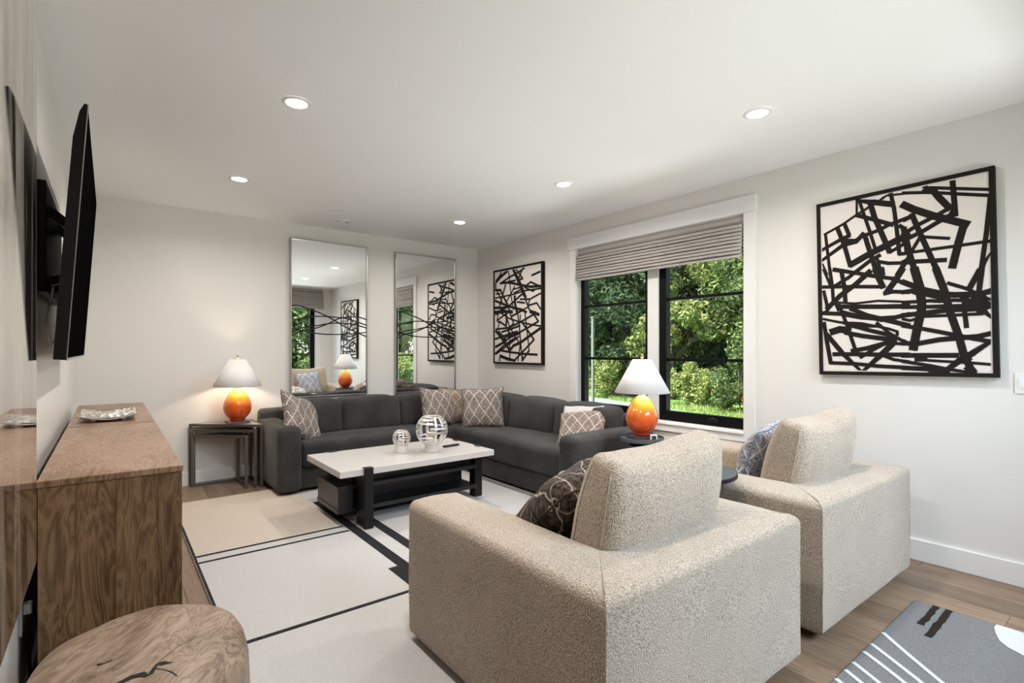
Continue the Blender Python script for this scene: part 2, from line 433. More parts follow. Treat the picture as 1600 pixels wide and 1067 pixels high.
# ---- side window: white casing, two black sashes with bars, panes, latch
win = bpy.data.objects.new('window_1', None); C.objects.link(win); win.location = (XR, 2.95, WZ0); struct(win)
PR = .022
def wpart(name, mat, *boxes, parent=win, bev=.002):
    w = MB()
    for b in boxes: w.box(*b)
    o = w.build(name, mat, parent)
    return bevel(o, bev) if bev else o
wpart('head_casing', 'trim', (XR - PR - .008, XR, WY0 - .10, WY1 + .115, WZ1, WZ1 + .127))
wpart('side_casing', 'trim', (XR - PR, XR, WY0 - .09, WY0, WZ0 - .075, WZ1))
wpart('side_casing', 'trim', (XR - PR, XR, WY1, WY1 + .09, WZ0 - .075, WZ1))
wpart('sill', 'trim', (XR - PR - .014, XR, WY0, WY1, WZ0 - .018, WZ0))
wpart('apron', 'trim', (XR - PR, XR, WY0, WY1, WZ0 - .078, WZ0 - .018))
JD = .085
wpart('jamb', 'trim', (XR, XR + T, WY0, WY0 + .008, WZ0, WZ1)); wpart('jamb', 'trim', (XR, XR + T, WY1 - .008, WY1, WZ0, WZ1))
wpart('jamb', 'trim', (XR, XR + T, WY0 + .008, WY1 - .008, WZ1 - .008, WZ1)); wpart('jamb', 'trim', (XR, XR + T, WY0 + .008, WY1 - .008, WZ0, WZ0 + .006))
MY0, MY1 = 2.865, 2.985
wpart('mullion', 'trim', (XR + .035, XR + T, MY0, MY1, WZ0 + .006, WZ1 - .008))
def sash(y0, y1, fw_far, fw_near, latch):
    X0, X1 = XR + .05, XR + .11; z0, z1 = WZ0 + .006, WZ1 - .008; fb = .085; ft = .06
    s = wpart('sash', 'black_frame', (X0, X1, y0, y0 + fw_near, z0, z1), (X0, X1, y1 - fw_far, y1, z0, z1), (X0, X1, y0 + fw_near, y1 - fw_far, z0, z0 + fb), (X0, X1, y0 + fw_near, y1 - fw_far, z1 - ft, z1), bev=0)
    zs = [z0 + fb, 1.195, 1.735, z1 - ft]
    for q in zs[1:3]: wpart('glazing_bar', 'black_frame', (X0 + .012, X1 - .005, y0 + fw_near, y1 - fw_far, q - .013, q + .013), parent=s, bev=0)
    for a, b in zip(zs, zs[1:]):
        wpart('pane', 'glass', (X0 + .028, X0 + .034, y0 + fw_near, y1 - fw_far, a + (.01 if a != zs[0] else 0), b - (.01 if b != zs[3] else 0)), parent=s, bev=0)
    if latch:
        yc = y0 + .28
        MB().rbox((X0 - .012, yc - .05, z0 + .035), (X0, yc + .05, z0 + .06), .005, (1, 1, 1), 2).build('latch', 'black_satin', s, True)
        MB().tube([(X0 - .012, yc - .04, z0 + .055), (X0 - .02, yc, z0 + .068), (X0 - .016, yc + .04, z0 + .06)], .006, 8).build('latch', 'black_satin', s, True)
sash(WY0 + .008, MY0, .075, .028, True)
sash(MY1, WY1 - .008, .055, .035, False)
# ---- window behind the camera
win2 = bpy.data.objects.new('window_2', None); C.objects.link(win2); win2.location = (2.4, YF, FZ0); struct(win2)
fy0, fy1 = YF - .11, YF - .05
for a, b in ((FX0, FX0 + .08), (FX1 - .09, FX1), (2.30, 2.40)): wpart('frame_post', 'black_frame', (a, b, fy0, fy1, FZ0, FZ1), parent=win2, bev=0)
for a, b in ((FX0 + .08, 2.30), (2.40, FX1 - .09)):
    wpart('frame_rail', 'black_frame', (a, b, fy0, fy1, FZ0, FZ0 + .08), parent=win2, bev=0)
    wpart('frame_rail', 'black_frame', (a, b, fy0, fy1, FZ1 - .06, FZ1), parent=win2, bev=0)
    wpart('pane', 'glass', (a, b, fy0 + .027, fy0 + .033, FZ0 + .08, FZ1 - .06), parent=win2, bev=0)
wpart('casing', 'trim', (FX0 - .1, FX0, YF, YF + .02, FZ0 - .08, FZ1), parent=win2); wpart('casing', 'trim', (FX1, FX1 + .1, YF, YF + .02, FZ0 - .08, FZ1), parent=win2)
wpart('sill', 'trim', (FX0, FX1, YF, YF + .03, FZ0 - .08, FZ0), parent=win2)

# ---- roman shades
def roman_shade(label, y0, y1, ztop, zbot, xback, folds, axis='Y', group=None):
    t = thing('roman_shade', label, 'window shade', (xback, (y0 + y1) / 2, zbot) if axis == 'Y' else ((y0 + y1) / 2, xback, zbot))
    prof = []                                  # (depth into room, z): flat head, then stacked folds
    prof += [(.012, ztop), (.014, ztop - .06)]
    n = folds; z = ztop - .06; dz = (z - zbot) / n
    for i in range(n):
        d = .042 + .030 * (i / n) + random.uniform(-.004, .004); zz = z - dz * i
        prof += [(d - .034, zz + dz * .05), (d - .012, zz - dz * .28), (d + .006, zz - dz * .70), (d + .014, zz - dz * 1.0), (d + .010, zz - dz * 1.10), (d - .004, zz - dz * 1.06), (d - .036, zz - dz * .90)]
    ny = 60; v = []; f = []
    for j in range(ny + 1):
        u = j / ny; yy = y0 + (y1 - y0) * u
        for k, (d, zz) in enumerate(prof):
            w = k / len(prof); e = min(u, 1 - u)
            zz2 = zz + nz(u * 3, k * .13, 0, 1.2, .006 * w, y0) + nz(u * 9, k * .2, 2, 1.3, .001 * w)
            dd = d * (1 - .35 * math.exp(-e * 40)) + nz(u * 4, k * .3, 7, 1.2, .004 * w)
            v.append((xback - dd, yy, zz2) if axis == 'Y' else (yy, xback + dd, zz2))
    m = len(prof)
    for j in range(ny):
        for k in range(m - 1): f.append((j * m + k, j * m + k + 1, (j + 1) * m + k + 1, (j + 1) * m + k))
    o = MB().add(v, f).build('fabric', 'shade_fabric', t, True)
    s = o.modifiers.new('thick', 'SOLIDIFY'); s.thickness = .003
    if axis == 'Y': MB().box(xback - .010, xback + .03, y0, y1, ztop - .03, ztop).build('head_rail', 'shade_fabric', t)
    else: MB().box(y0, y1, xback - .03, xback + .010, ztop - .03, ztop).build('head_rail', 'shade_fabric', t)
    return t
roman_shade('grey linen roman shade half raised in the white trimmed window with orange lamp below', WY0 + .010, WY1 - .010, WZ1 - .010, 2.005, XR + .012, 9)
roman_shade('grey linen roman shade in the wall opposite the mirrors, seen reflected in the left mirror', FX0 - .08, 3.72, 2.60, 2.19, YF + .004, 8, 'X')

# ---- recessed downlights
def downlight(x, y, label, lit=True):
    t = thing('recessed_downlight', label, 'ceiling light', (x, y, HC), 'recessed ceiling downlights')
    MB().lathe([(.052, -.001), (.056, -.006), (.070, -.006), (.078, -.001)], (x, y, HC), 32, False).build('trim_ring', 'white_plastic', t, True)
    MB().lathe([(.053, -.0015), (.0535, -.003), (.0525, -.0045)], (x, y, HC), 32).build('lens', 'lens', t, False)
    d = bpy.data.lights.new('downlight_beam', 'AREA'); d.shape = 'DISK'; d.size = .10; d.energy = DOWNLIGHT_W; d.color = (1, .945, .875); d.spread = math.radians(160)
    o = bpy.data.objects.new('downlight_beam', d); C.objects.link(o); o.parent = t; o.location = (0, 0, -.009)
downlight(.80, 2.92, 'large bright recessed downlight, nearest the television side of the ceiling')
downlight(2.89, 1.44, 'recessed downlight over the beige armchairs, right of the ceiling')
downlight(.80, 4.49, 'recessed downlight in the ceiling above the orange lamp on the nesting tables')
downlight(2.89, 3.02, 'recessed downlight in the ceiling just left of the window head')
downlight(2.89, 4.59, 'smallest recessed downlight, near the corner of the mirror wall')
downlight(.80, 1.40, 'recessed downlight in the ceiling above the tree stump stool')
vent = thing('ceiling_vent', 'small round white ceiling vent above the left mirror', 'vent', (1.903, 5.29, HC))
MB().lathe([(.080, 0), (.078, -.010), (.066, -.016), (.062, -.008)], (1.903, 5.29, HC), 32, False).build('ring', 'white_plastic', vent, True)
MB().lathe([(.062, -.002), (.061, -.004)], (1.903, 5.29, HC), 24).build('backing', 'dark_slot', vent)
for r in (.046, .026): MB().lathe([(r - .004, -.004), (r, -.014), (r + .003, -.014), (r + .001, -.004)], (1.903, 5.29, HC), 24, False).build('louver', 'white_plastic', vent, True)
MB().lathe([(.010, -.003), (.010, -.014)], (1.903, 5.29, HC), 16).build('louver', 'white_plastic', vent)

# ------------------------------------------------------------------ rugs
rug = thing('area_rug', 'large ivory rug with black geometric lines under the coffee table', 'rug', (1.8, 3.2, 0))
RX0, RX1, RY0, RY1 = .40, 3.09, 1.40, 5.05
MB().rbox((RX0, RY0, .0005), (RX1, RY1, .0125), .005, (2, 2, 1), 2).build('pile', 'rug', rug, True)
def inlay(name, mat, *boxes, z=.0138):
    w = MB()
    for x0, x1, y0, y1 in boxes: w.box(x0, x1, y0, y1, .008, z)
    return w.build(name, mat, rug)
inlay('tan_panel', 'rug_tan', (RX0 + .018, 1.318, 3.69, RY1 - .006))
inlay('tan_panel', 'rug_tan2', (.985, 1.30, 3.72, 4.16), z=.0142)
for y in (3.670, 3.556): inlay('line', 'rug_black', (RX0 + .016, 1.325, y - .010, y + .010), z=.0155)
inlay('line', 'rug_black', (RX0 + .016, RX1 - .02, 2.455, 2.478), z=.0155)
inlay('line', 'rug_black', (RX0 + .004, RX0 + .016, RY0 + .01, RY1 - .01), z=.0155)
for k in range(4):
    inlay('band_strip', 'rug_black', (1.335 + k * .017, 1.335 + k * .017 + .0155, 2.80, 4.40), z=.0155)
    inlay('band_strip', 'rug_black', (1.505 + k * .017, 1.505 + k * .017 + .0155, 2.80, 4.40), z=.0155)
for k in range(9): inlay('square_strip', 'rug_black', (1.275, 1.60, 2.52 + k * .031, 2.52 + k * .031 + .028), z=.0155)

grug = thing('accent_rug', 'grey rug with white curved lines and two short dark bars beside the armchairs', 'rug', (2.6, .4, 0))
GX0, GX1, GY0, GY1 = 1.75, 3.235, -.10, .803
MB().rbox((GX0, GY0, .0005), (GX1, GY1, .011), .004, (2, 2, 1), 2).build('pile', 'grey_wool', grug, True)
for (xa, xb, y) in ((2.955, 3.225, .715), (2.855, 3.225, .665)):
    pts = []; n = 12
    for i in range(n + 1): pts.append((xa + (xb - xa) * i / n, y + .013 + random.uniform(-.0035, .0035)))
    for i in range(n, -1, -1): pts.append((xa + (xb - xa) * i / n, y - .013 + random.uniform(-.0035, .0035)))
    MB().prism(pts, .006, .0135).build('dark_bar', 'brown_wool', grug)
def ribbon2d(path, w, z0, z1):
    L = []; R = []
    for i, p in enumerate(path):
        a = path[max(i - 1, 0)]; b = path[min(i + 1, len(path) - 1)]
        d = Vector((b[0] - a[0], b[1] - a[1])).normalized(); nrm = Vector((-d.y, d.x)) * w / 2
        L.append((p[0] + nrm.x, p[1] + nrm.y)); R.append((p[0] - nrm.x, p[1] - nrm.y))
    m = MB(); n = len(path)
    v = [(x, y, z) for z in (z0, z1) for x, y in L + R]
    f = []
    for i in range(n - 1):
        f += [(2 * n + i, 3 * n + i, 3 * n + i + 1, 2 * n + i + 1), (i, i + 1, 2 * n + i + 1, 2 * n + i), (n + i, 3 * n + i, 3 * n + i + 1, n + i + 1)]
    f += [(0, 2 * n, 3 * n, n), (n - 1, 2 * n - 1, 4 * n - 1, 3 * n - 1)]
    return m.add(v, f)
def bez(p0, p1, p2, n=14): return [tuple(p0[k] * (1 - t) ** 2 + 2 * p1[k] * t * (1 - t) + p2[k] * t * t for k in range(2)) for t in [i / n for i in range(n + 1)]]
for x0, m1, x2 in ((2.737, 2.60, 2.30), (2.592, 2.50, 2.22), (2.501, 2.42, 2.15), (2.381, 2.30, 2.05), (2.300, 2.22, 1.98), (2.21, 2.13, 1.9)):
    ribbon2d(bez((x0, .797), (m1, .66), (x2, .30)), .018, .006, .0135).build('white_line', 'white_wool', grug)
bl = [(GX1 - .005, .497), (3.19, .500), (3.13, .486), (3.06, .462), (3.02, .43), (2.99, .38), (2.98, .30), (3.0, .2), (3.08, .12), (GX1 - .005, .08)]
MB().prism(bl[::-1], .006, .0135).build('white_patch', 'white_wool', grug)

# ------------------------------------------------------------------ pillows
def pillow_mb(Wd, Hd, Th, seed, pinch=.07, nn=22):
    m = MB(); uv = []; rnd = seed * 7.3
    v = []; f = []; idx = {}
    for side in (1, -1):
        for i in range(nn + 1):
            for j in range(nn + 1):
                u = -1 + 2 * i / nn; w = -1 + 2 * j / nn
                edge = i in (0, nn) or j in (0, nn)
                if edge and side == -1: idx[(side, i, j)] = idx[(1, i, j)]; continue
                uu = math.copysign(1 - (1 - abs(u)) ** 1.25, u); ww = math.copysign(1 - (1 - abs(w)) ** 1.25, w)
                x = uu * Wd / 2 * (1 - pinch * (1 - ww * ww)); z = ww * Hd / 2 * (1 - pinch * (1 - uu * uu))
                th = Th / 2 * max(0, (1 - uu ** 4) * (1 - ww ** 4)) ** .55
                x += nz(uu, ww, 0, 1.2, .012, rnd); z += nz(uu, ww, 5, 1.2, .012, rnd)
                y = side * th + nz(uu, ww, side, 1.8, .016, rnd) * (0 if edge else 1) + nz(uu, ww, 9, .9, .02, rnd)
                idx[(side, i, j)] = len(v); v.append((x, y, z)); uv.append(((u + 1) / 2, (w + 1) / 2))
    for side in (1, -1):
        for i in range(nn):
            for j in range(nn):
                q = [idx[(side, i, j)], idx[(side, i + 1, j)], idx[(side, i + 1, j + 1)], idx[(side, i, j + 1)]]
                f.append(tuple(q) if side == -1 else tuple(reversed(q)))
    m.add(v, f); m.uv = uv
    m.border = [idx[(1, i, 0)] for i in range(nn)] + [idx[(1, nn, j)] for j in range(nn)] + [idx[(1, i, nn)] for i in range(nn, 0, -1)] + [idx[(1, 0, j)] for j in range(nn, 0, -1)]
    return m
def throw_pillow(mat, size, th, seed, loc, rot, label, group=None, pinch=.07):
    t = thing('throw_pillow', label, 'pillow', loc, group)
    mb = pillow_mb(size[0], size[1], th, seed, pinch)
    t.location = (0, 0, 0)
    mb.build('cover', mat, t, True)
    pts = [mb.v[q] for q in mb.border]        # piped edge
    pm = MB().tube(pts + [pts[0]], .0045, 6); pm.uv = [(.5, .5)] * len(pm.v); pm.build('piping', mat, t, True)
    t.location = loc; t.rotation_euler = rot
    return t

# ------------------------------------------------------------------ sectional sofa
sofa = thing('sectional_sofa', 'L-shaped charcoal grey sectional sofa in the room corner below the mirrors', 'sofa', (2.6, 4.9, 0))
def soft(lo, hi, r, name, parent, mat='sofa', amp=.006, seed=0., crown=(0, 0, 0), seg=(10, 10, 6), bul=(0, 0), flags=((1, 1),) * 3):
    """upholstered block; crown z bulges the top, bul bulges the x and y faces"""
    cx, cy, cz = [(a + b) / 2 for a, b in zip(lo, hi)]; hx, hy, hz = [(b - a) / 2 for a, b in zip(lo, hi)]
    def fn(x, y, z):
        u, v, w = (x - cx) / hx, (y - cy) / hy, (z - cz) / hz
        bx = max(0, 1 - v * v) * max(0, 1 - w * w); by = max(0, 1 - u * u) * max(0, 1 - w * w); bz = max(0, 1 - u * u) * max(0, 1 - v * v)
        n = 3.2
        return (x + bul[0] * u * bx + nz(x, y, z, n, amp, seed), y + bul[1] * v * by + nz(y, z, x, n, amp, seed + 4), z + crown[2] * max(0, w) * bz + nz(z, x, y, n, amp, seed + 9) * max(0, (w + 1) / 2))
    return MB().rbox(lo, hi, r, seg, 4, flags, fn).build(name, mat, parent, True)
soft((1.34, 4.78, .035), (3.78, 5.62, .235), .02, 'base', sofa, amp=.001)
soft((2.93, 2.98, .035), (3.78, 4.78, .235), .02, 'base', sofa, amp=.001)
soft((1.16, 5.48, .04), (3.82, 5.65, .70), .05, 'back_frame', sofa, amp=.003, seg=(24, 4, 6))
soft((3.64, 2.82, .04), (3.81, 5.50, .70), .05, 'back_frame', sofa, amp=.003, seg=(4, 24, 6))
soft((1.14, 4.72, .03), (1.345, 5.60, .605), .05, 'arm', sofa, amp=.004, crown=(0, 0, .012))
soft((2.80, 2.80, .03), (3.76, 3.005, .605), .05, 'arm', sofa, amp=.004, crown=(0, 0, .012))
soft((1.35, 4.735, .225), (2.95, 5.35, .455), .05, 'seat_cushion', sofa, amp=.006, seed=1, crown=(0, 0, .02), seg=(20, 8, 4))
soft((2.93, 4.40, .215), (3.66, 5.40, .450), .05, 'seat_cushion', sofa, amp=.006, seed=2, crown=(0, 0, .015), seg=(8, 10, 4))
soft((2.885, 3.005, .22), (3.62, 4.42, .460), .055, 'seat_cushion', sofa, amp=.008, seed=3, crown=(0, 0, .028), seg=(8, 16, 4))
def back_cushion(x0, x1, y0, y1, seed, along):
    lo = (x0, y0, .435); hi = (x1, y1, .775)
    cx, cy = (x0 + x1) / 2, (y0 + y1) / 2; hx, hy = (x1 - x0) / 2, (y1 - y0) / 2
    def fn(x, y, z):
        u = (x - cx) / hx if along == 'X' else (y - cy) / hy; w = (z - .605) / .17
        b = max(0, 1 - u * u) * max(0, 1 - w * w * .8)
        zz = z + .018 * max(0, 1 - u ** 2) * max(0, w) + nz(x, y, z, 4, .010, seed) * max(0, w)
        lean = .05 * (w + 1) / 2; d = nz(x, z, y, 4, .012, seed + 5)
        if along == 'X': return (x, y + lean * .8 + (-.035 * b if y < cy else .0) + d, zz)
        return (x + lean * .8 + (-.035 * b if x < cx else 0) + d, y, zz)
    return MB().rbox(lo, hi, .06, (8, 8, 6) if True else 0, 4, ((1, 1),) * 3, fn).build('back_cushion', 'sofa', sofa, True)
back_cushion(1.355, 1.875, 5.15, 5.43, 1, 'X'); back_cushion(1.865, 2.505, 5.13, 5.43, 2, 'X'); back_cushion(2.495, 3.13, 5.15, 5.43, 3, 'X')
back_cushion(3.10, 3.60, 5.14, 5.45, 4, 'X')
back_cushion(3.36, 3.62, 4.36, 5.12, 5, 'Y'); back_cushion(3.335, 3.60, 3.66, 4.37, 6, 'Y'); back_cushion(3.33, 3.60, 2.99, 3.67, 7, 'Y')

throw_pillow('pillow_taupe', (.48, .45), .15, 1, (1.42, 5.03, .64), (math.radians(-26), math.radians(24), math.radians(34)), 'taupe trellis pillow leaning on the left sofa arm')
throw_pillow('pillow_taupe', (.44, .42), .15, 2, (2.86, 4.98, .655), (math.radians(-16), math.radians(3), math.radians(4)), 'taupe trellis pillow at the sofa back below the right mirror, behind the larger wire globe')
throw_pillow('pillow_tan', (.42, .40), .14, 3, (3.09, 4.98, .645), (math.radians(-14), math.radians(5), math.radians(-20)), 'tan trellis pillow wedged in the sofa corner behind another pillow')
throw_pillow('pillow_taupe', (.46, .44), .16, 4, (3.19, 4.60, .655), (math.radians(-16), math.radians(-3), math.radians(-40)), 'taupe trellis pillow in the sofa corner, rightmost of the corner pillows')
throw_pillow('pillow_taupe', (.42, .36), .15, 5, (3.24, 3.16, .605), (math.radians(-46), math.radians(-8), math.radians(-62)), 'taupe trellis pillow slumped beside the right sofa arm near the lamp')
throw_pillow('white_wool', (.38, .34), .11, 6, (3.30, 3.22, .635), (math.radians(-34), math.radians(-4), math.radians(-66)), 'pale cream pillow peeking out behind the pillow by the right sofa arm')

# ------------------------------------------------------------------ beige boucle armchairs
HW, DP, TH, ZT = .58, 1.16, .27, .612
def make_armchair(label):
    t = thing('armchair', label, 'armchair', (0, 0, 0), 'beige boucle armchairs')
    def crown(s, z): return .011 * max(0, 1 - (2 * s - 1) ** 2) * max(0, (z - .3) / .3) if z > .3 else 0
    def wob(x, y, z): return nz(x, y, z, 5, .006, 2)
    for sg in (-1, 1):
        def fa(x, y, z):
            s = (x + HW) / TH; ys = x + HW
            yy = ys + (y / DP) * (DP - ys)
            return (sg * (x + wob(x, yy, z) * .6), yy, z + crown(s, z) + wob(yy, x, z) * (1 if z > .3 else 0))
        mb = MB().rbox((-HW, 0, .035), (-HW + TH, DP, ZT), .032, (5, 18, 8), 4, ((1, 1), (0, 1), (1, 1)), fa)
        if sg == 1: mb.f = [tuple(reversed(q)) for q in mb.f]
        mb.build('arm', 'boucle', t, True, 50)
    def fb(x, y, z):
        s = y / TH; k = (HW - y) / HW
        return (x * k, y + wob(x, y, z) * .6, z + crown(s, z) + (wob(y, abs(x) - HW, z) if z > .3 else 0) * 1)
    MB().rbox((-HW, 0, .035), (HW, TH, ZT), .032, (20, 5, 8), 4, ((0, 0), (1, 1), (1, 1)), fb).build('backrest', 'boucle', t, True, 50)
    for sg in (-1, 1):   # mitred seams over the back corners
        pts = []
        for i in range(13):
            s = .10 + .80 * i / 12; pts.append((sg * (-HW + TH * s), TH * s, ZT + .011 * (1 - (2 * s - 1) ** 2) + .001))
        MB().tube(pts, .0022, 6).build('seam', 'boucle_seam', t, True)
    for fx in (-.45, .41):
        for fy in (.10, 1.02): MB().box(fx, fx + .04, fy, fy + .04, .016, .045).build('foot', 'black_satin', t)
    soft((-.305, .26, .04), (.305, 1.13, .30), .03, 'seat_base', t, 'boucle', .002, 1)
    soft((-.305, .28, .29), (.305, 1.15, .455), .055, 'seat_cushion', t, 'boucle', .006, 2, (0, 0, .03))
    # loose back cushion leaning on the back
    lo = (-.335, -.10, .0); hi = (.335, .10, .52)
    ca, sa = math.cos(math.radians(13)), math.sin(math.radians(13))
    def fc(x, y, z):
        u, v, w = x / .335, y / .10, (z - .26) / .26
        b = max(0, 1 - u ** 4) * max(0, 1 - w ** 4)
        taper = 1 - .30 * max(0, w) ** 2
        y2 = y * taper * (.86 + .14 * (1 - u * u)) + .035 * b * (1 if y > 0 else -1) * min(1, abs(v) + .2)
        z2 = z + (.026 * abs(u) ** 3 - .020 + .016 * u) * max(0, w) + nz(x, y, z, 5, .014, 6) * max(0, w)
        x2 = x * (1 - .04 * max(0, w)) + nz(z, x, y, 4, .010, 8)
        y2 += nz(x, z, y, 5, .010, 3)
        return (x2, .355 + y2 * ca - z2 * sa, .43 + z2 * ca + y2 * sa)
    MB().rbox(lo, hi, .045, (14, 5, 12), 5, ((1, 1),) * 3, fc).build('back_cushion', 'boucle', t, True)
    for v in (-1, 1):
        for sx in (-1, 1):
            pts = []
            for i in range(15):
                z = .05 + .42 * i / 14; y = v * .070; x = sx * .334
                p = Vector(fc(x, y, z)); q = Vector(fc(x * .9, y, z)); d = (p - q).normalized() * -.0006
                pts.append(tuple(p + d))
            MB().tube(pts, .0022, 6).build('cushion_seam', 'boucle_seam', t, True)
    return t
ch1 = make_armchair('beige boucle armchair nearest the camera with a dark brown patterned pillow')
ch2 = copy_tree(ch1); ch2['label'] = 'beige boucle armchair against the right wall with a blue-grey pillow'
ch1.location = (1.614, .92, 0); ch2.location = (3.004, .92, 0); ch2.rotation_euler = (0, 0, math.radians(-.6))
throw_pillow('pillow_dark', (.52, .46), .23, 7, (1.545, 1.56, .625), (math.radians(50), math.radians(-5), math.radians(8)), 'dark brown trellis pillow lying in the nearest armchair', None, .03)
throw_pillow('pillow_blue', (.44, .42), .15, 8, (2.93, 1.45, .66), (math.radians(20), math.radians(-4), math.radians(8)), 'blue-grey trellis pillow in the armchair by the right wall')

# ------------------------------------------------------------------ coffee table
ct = thing('coffee_table', 'white topped coffee table with black open shelf base on the ivory rug', 'table', (1.9, 3.9, .0138))
Z0 = .0155
bevel(MB().box(1.25, 2.56, 3.52, 4.27, .393, .44).build('tabletop', 'table_white', ct), .003)
def leg(x0, x1, y0, y1, cx0, cx1, cy0, cy1, foot=True):
    w = MB().box(x0, x1, y0, y1, Z0, .442)
    o = bevel(w.build('leg', 'black_satin', ct), .002)
    bevel(MB().box(cx0, cx1, cy0, cy1, .4405, .446).build('clip', 'black_satin', o), .001)
leg(1.418, 1.482, 3.495, 3.519, 1.418, 1.482, 3.495, 3.545); leg(1.418, 1.482, 4.271, 4.295, 1.418, 1.482, 4.245, 4.295)
for y0, y1 in ((3.70, 3.785), (4.06, 4.145)):        # square posts at the right end, strapped over the top edge
    o = bevel(MB().box(2.485, 2.560, y0, y1, Z0, .3925).build('leg', 'black_satin', ct), .002)
    bevel(MB().box(2.5605, 2.566, y0 + .01, y1 - .01, .36, .442).build('strap', 'black_satin', o), .001); bevel(MB().box(2.525, 2.566, y0 + .01, y1 - .01, .4405, .446).build('clip', 'black_satin', o), .001)
for y0, y1 in ((3.5195, 3.665), (4.135, 4.2705)): bevel(MB().box(1.422, 1.478, y0, y1, Z0, .392).build('leg_block', 'black_satin', ct), .002)
bevel(MB().box(1.285, 2.484, 3.666, 4.134, .10, .13).build('bottom_shelf', 'black_wood', ct), .002)
bevel(MB().box(1.285, 2.484, 3.666, 4.134, .27, .297).build('upper_shelf', 'black_wood', ct), .002)
bevel(MB().box(1.29, 1.40, 3.67, 4.13, .131, .269).build('drawer_box', 'black_wood', ct), .002)
bevel(MB().box(1.55, 2.47, 3.89, 3.91, .131, .2695).build('divider', 'black_wood', ct), .002)
bevel(MB().box(1.41, 2.46, 3.74, 4.06, .298, .392).build('riser', 'black_wood', ct), .002)
bevel(MB().box(1.41, 2.48, 4.10, 4.12, .1305, .2695).build('back_panel', 'black_wood', ct), .002)
rm = thing('remote_control', 'slim black remote control lying on the white coffee table', 'remote', (2.36, 3.87, .441))
MB().rbox((2.27, 3.852, .4412), (2.43, 3.892, .455), .006, (2, 1, 1), 2).build('casing', 'black_satin', rm, True)
for i in range(4): MB().lathe([(.006, 0), (.006, .002)], (2.30 + i * .03, 3.872, .4545), 10).build('button', 'dark_slot', rm)
rm.rotation_euler = (0, 0, math.radians(6))
def globe(label, x, y, R, hb, rb, group='wire globe candle holders'):
    t = thing('candle_holder', label, 'candle holder', (x, y, .4405), group)
    MB().lathe([(rb * .98, .0005), (rb, .004), (rb, hb - .004), (rb * .97, hb)], (x, y, .4405), 32).build('base', 'stone', t, True, 40)
    zc = .4405 + hb + R * .80
    def P(th, ph, r): return (x + r * math.cos(ph) * math.cos(th), y + r * math.cos(ph) * math.sin(th), zc + r * math.sin(ph))
    cols, rows = 6, 3; lo, hi = math.radians(-50), math.radians(52)
    wv = R * .062
    for a in range(cols):
        for b in range(rows):
            t0 = 2 * PI * a / cols; t1 = 2 * PI * (a + 1) / cols; p0 = lo + (hi - lo) * b / rows; p1 = lo + (hi - lo) * (b + 1) / rows
            vert = (a + b) % 2 == 0
            for k in range(2):
                q = (k + .62) / 2.24; m = MB(); v = []; f = []; n = 7
                for i in range(n):
                    s = -.10 + 1.2 * i / (n - 1)
                    if vert: th, ph = t0 + (t1 - t0) * q, p0 + (p1 - p0) * s
                    else: th, ph = t0 + (t1 - t0) * s, p0 + (p1 - p0) * q
                    d = wv / R
                    for rr in (R, R * .965):
                        for e in (-1, 1):
                            v.append(P(th + (e * d / max(.3, math.cos(ph)) if vert else 0), ph + (0 if vert else e * d), rr + (.004 if vert else 0) * R))
                for i in range(n - 1):
                    o = i * 4
                    f += [(o, o + 1, o + 5, o + 4), (o + 2, o + 6, o + 7, o + 3), (o, o + 4, o + 6, o + 2), (o + 1, o + 3, o + 7, o + 5)]
                f += [(0, 2, 3, 1), (n * 4 - 4, n * 4 - 3, n * 4 - 1, n * 4 - 2)]
                m.add(v, f).build('cage_strip', 'cage', t, True, 40)
    MB().tube([P(2 * PI * i / 40, hi + .02, R * .985) for i in range(41)], R * .035, 6).build('rim', 'cage', t, True)
    MB().tube([P(2 * PI * i / 40, lo - .05, R * .985) for i in range(41)], R * .035, 6).build('rim', 'cage', t, True)
    MB().lathe([(R * .30, .002), (R * .30, R * .62), (R * .27, R * .64), (.004, R * .60)], (x, y, .4405 + hb), 24).build('candle', 'candle', t, True, 40)
    return t
globe('larger silver woven globe candle holder on the white coffee table', 2.10, 3.765, .132, .078, .058)
globe('smaller silver woven globe candle holder on the white coffee table', 1.886, 3.885, .073, .062, .050)

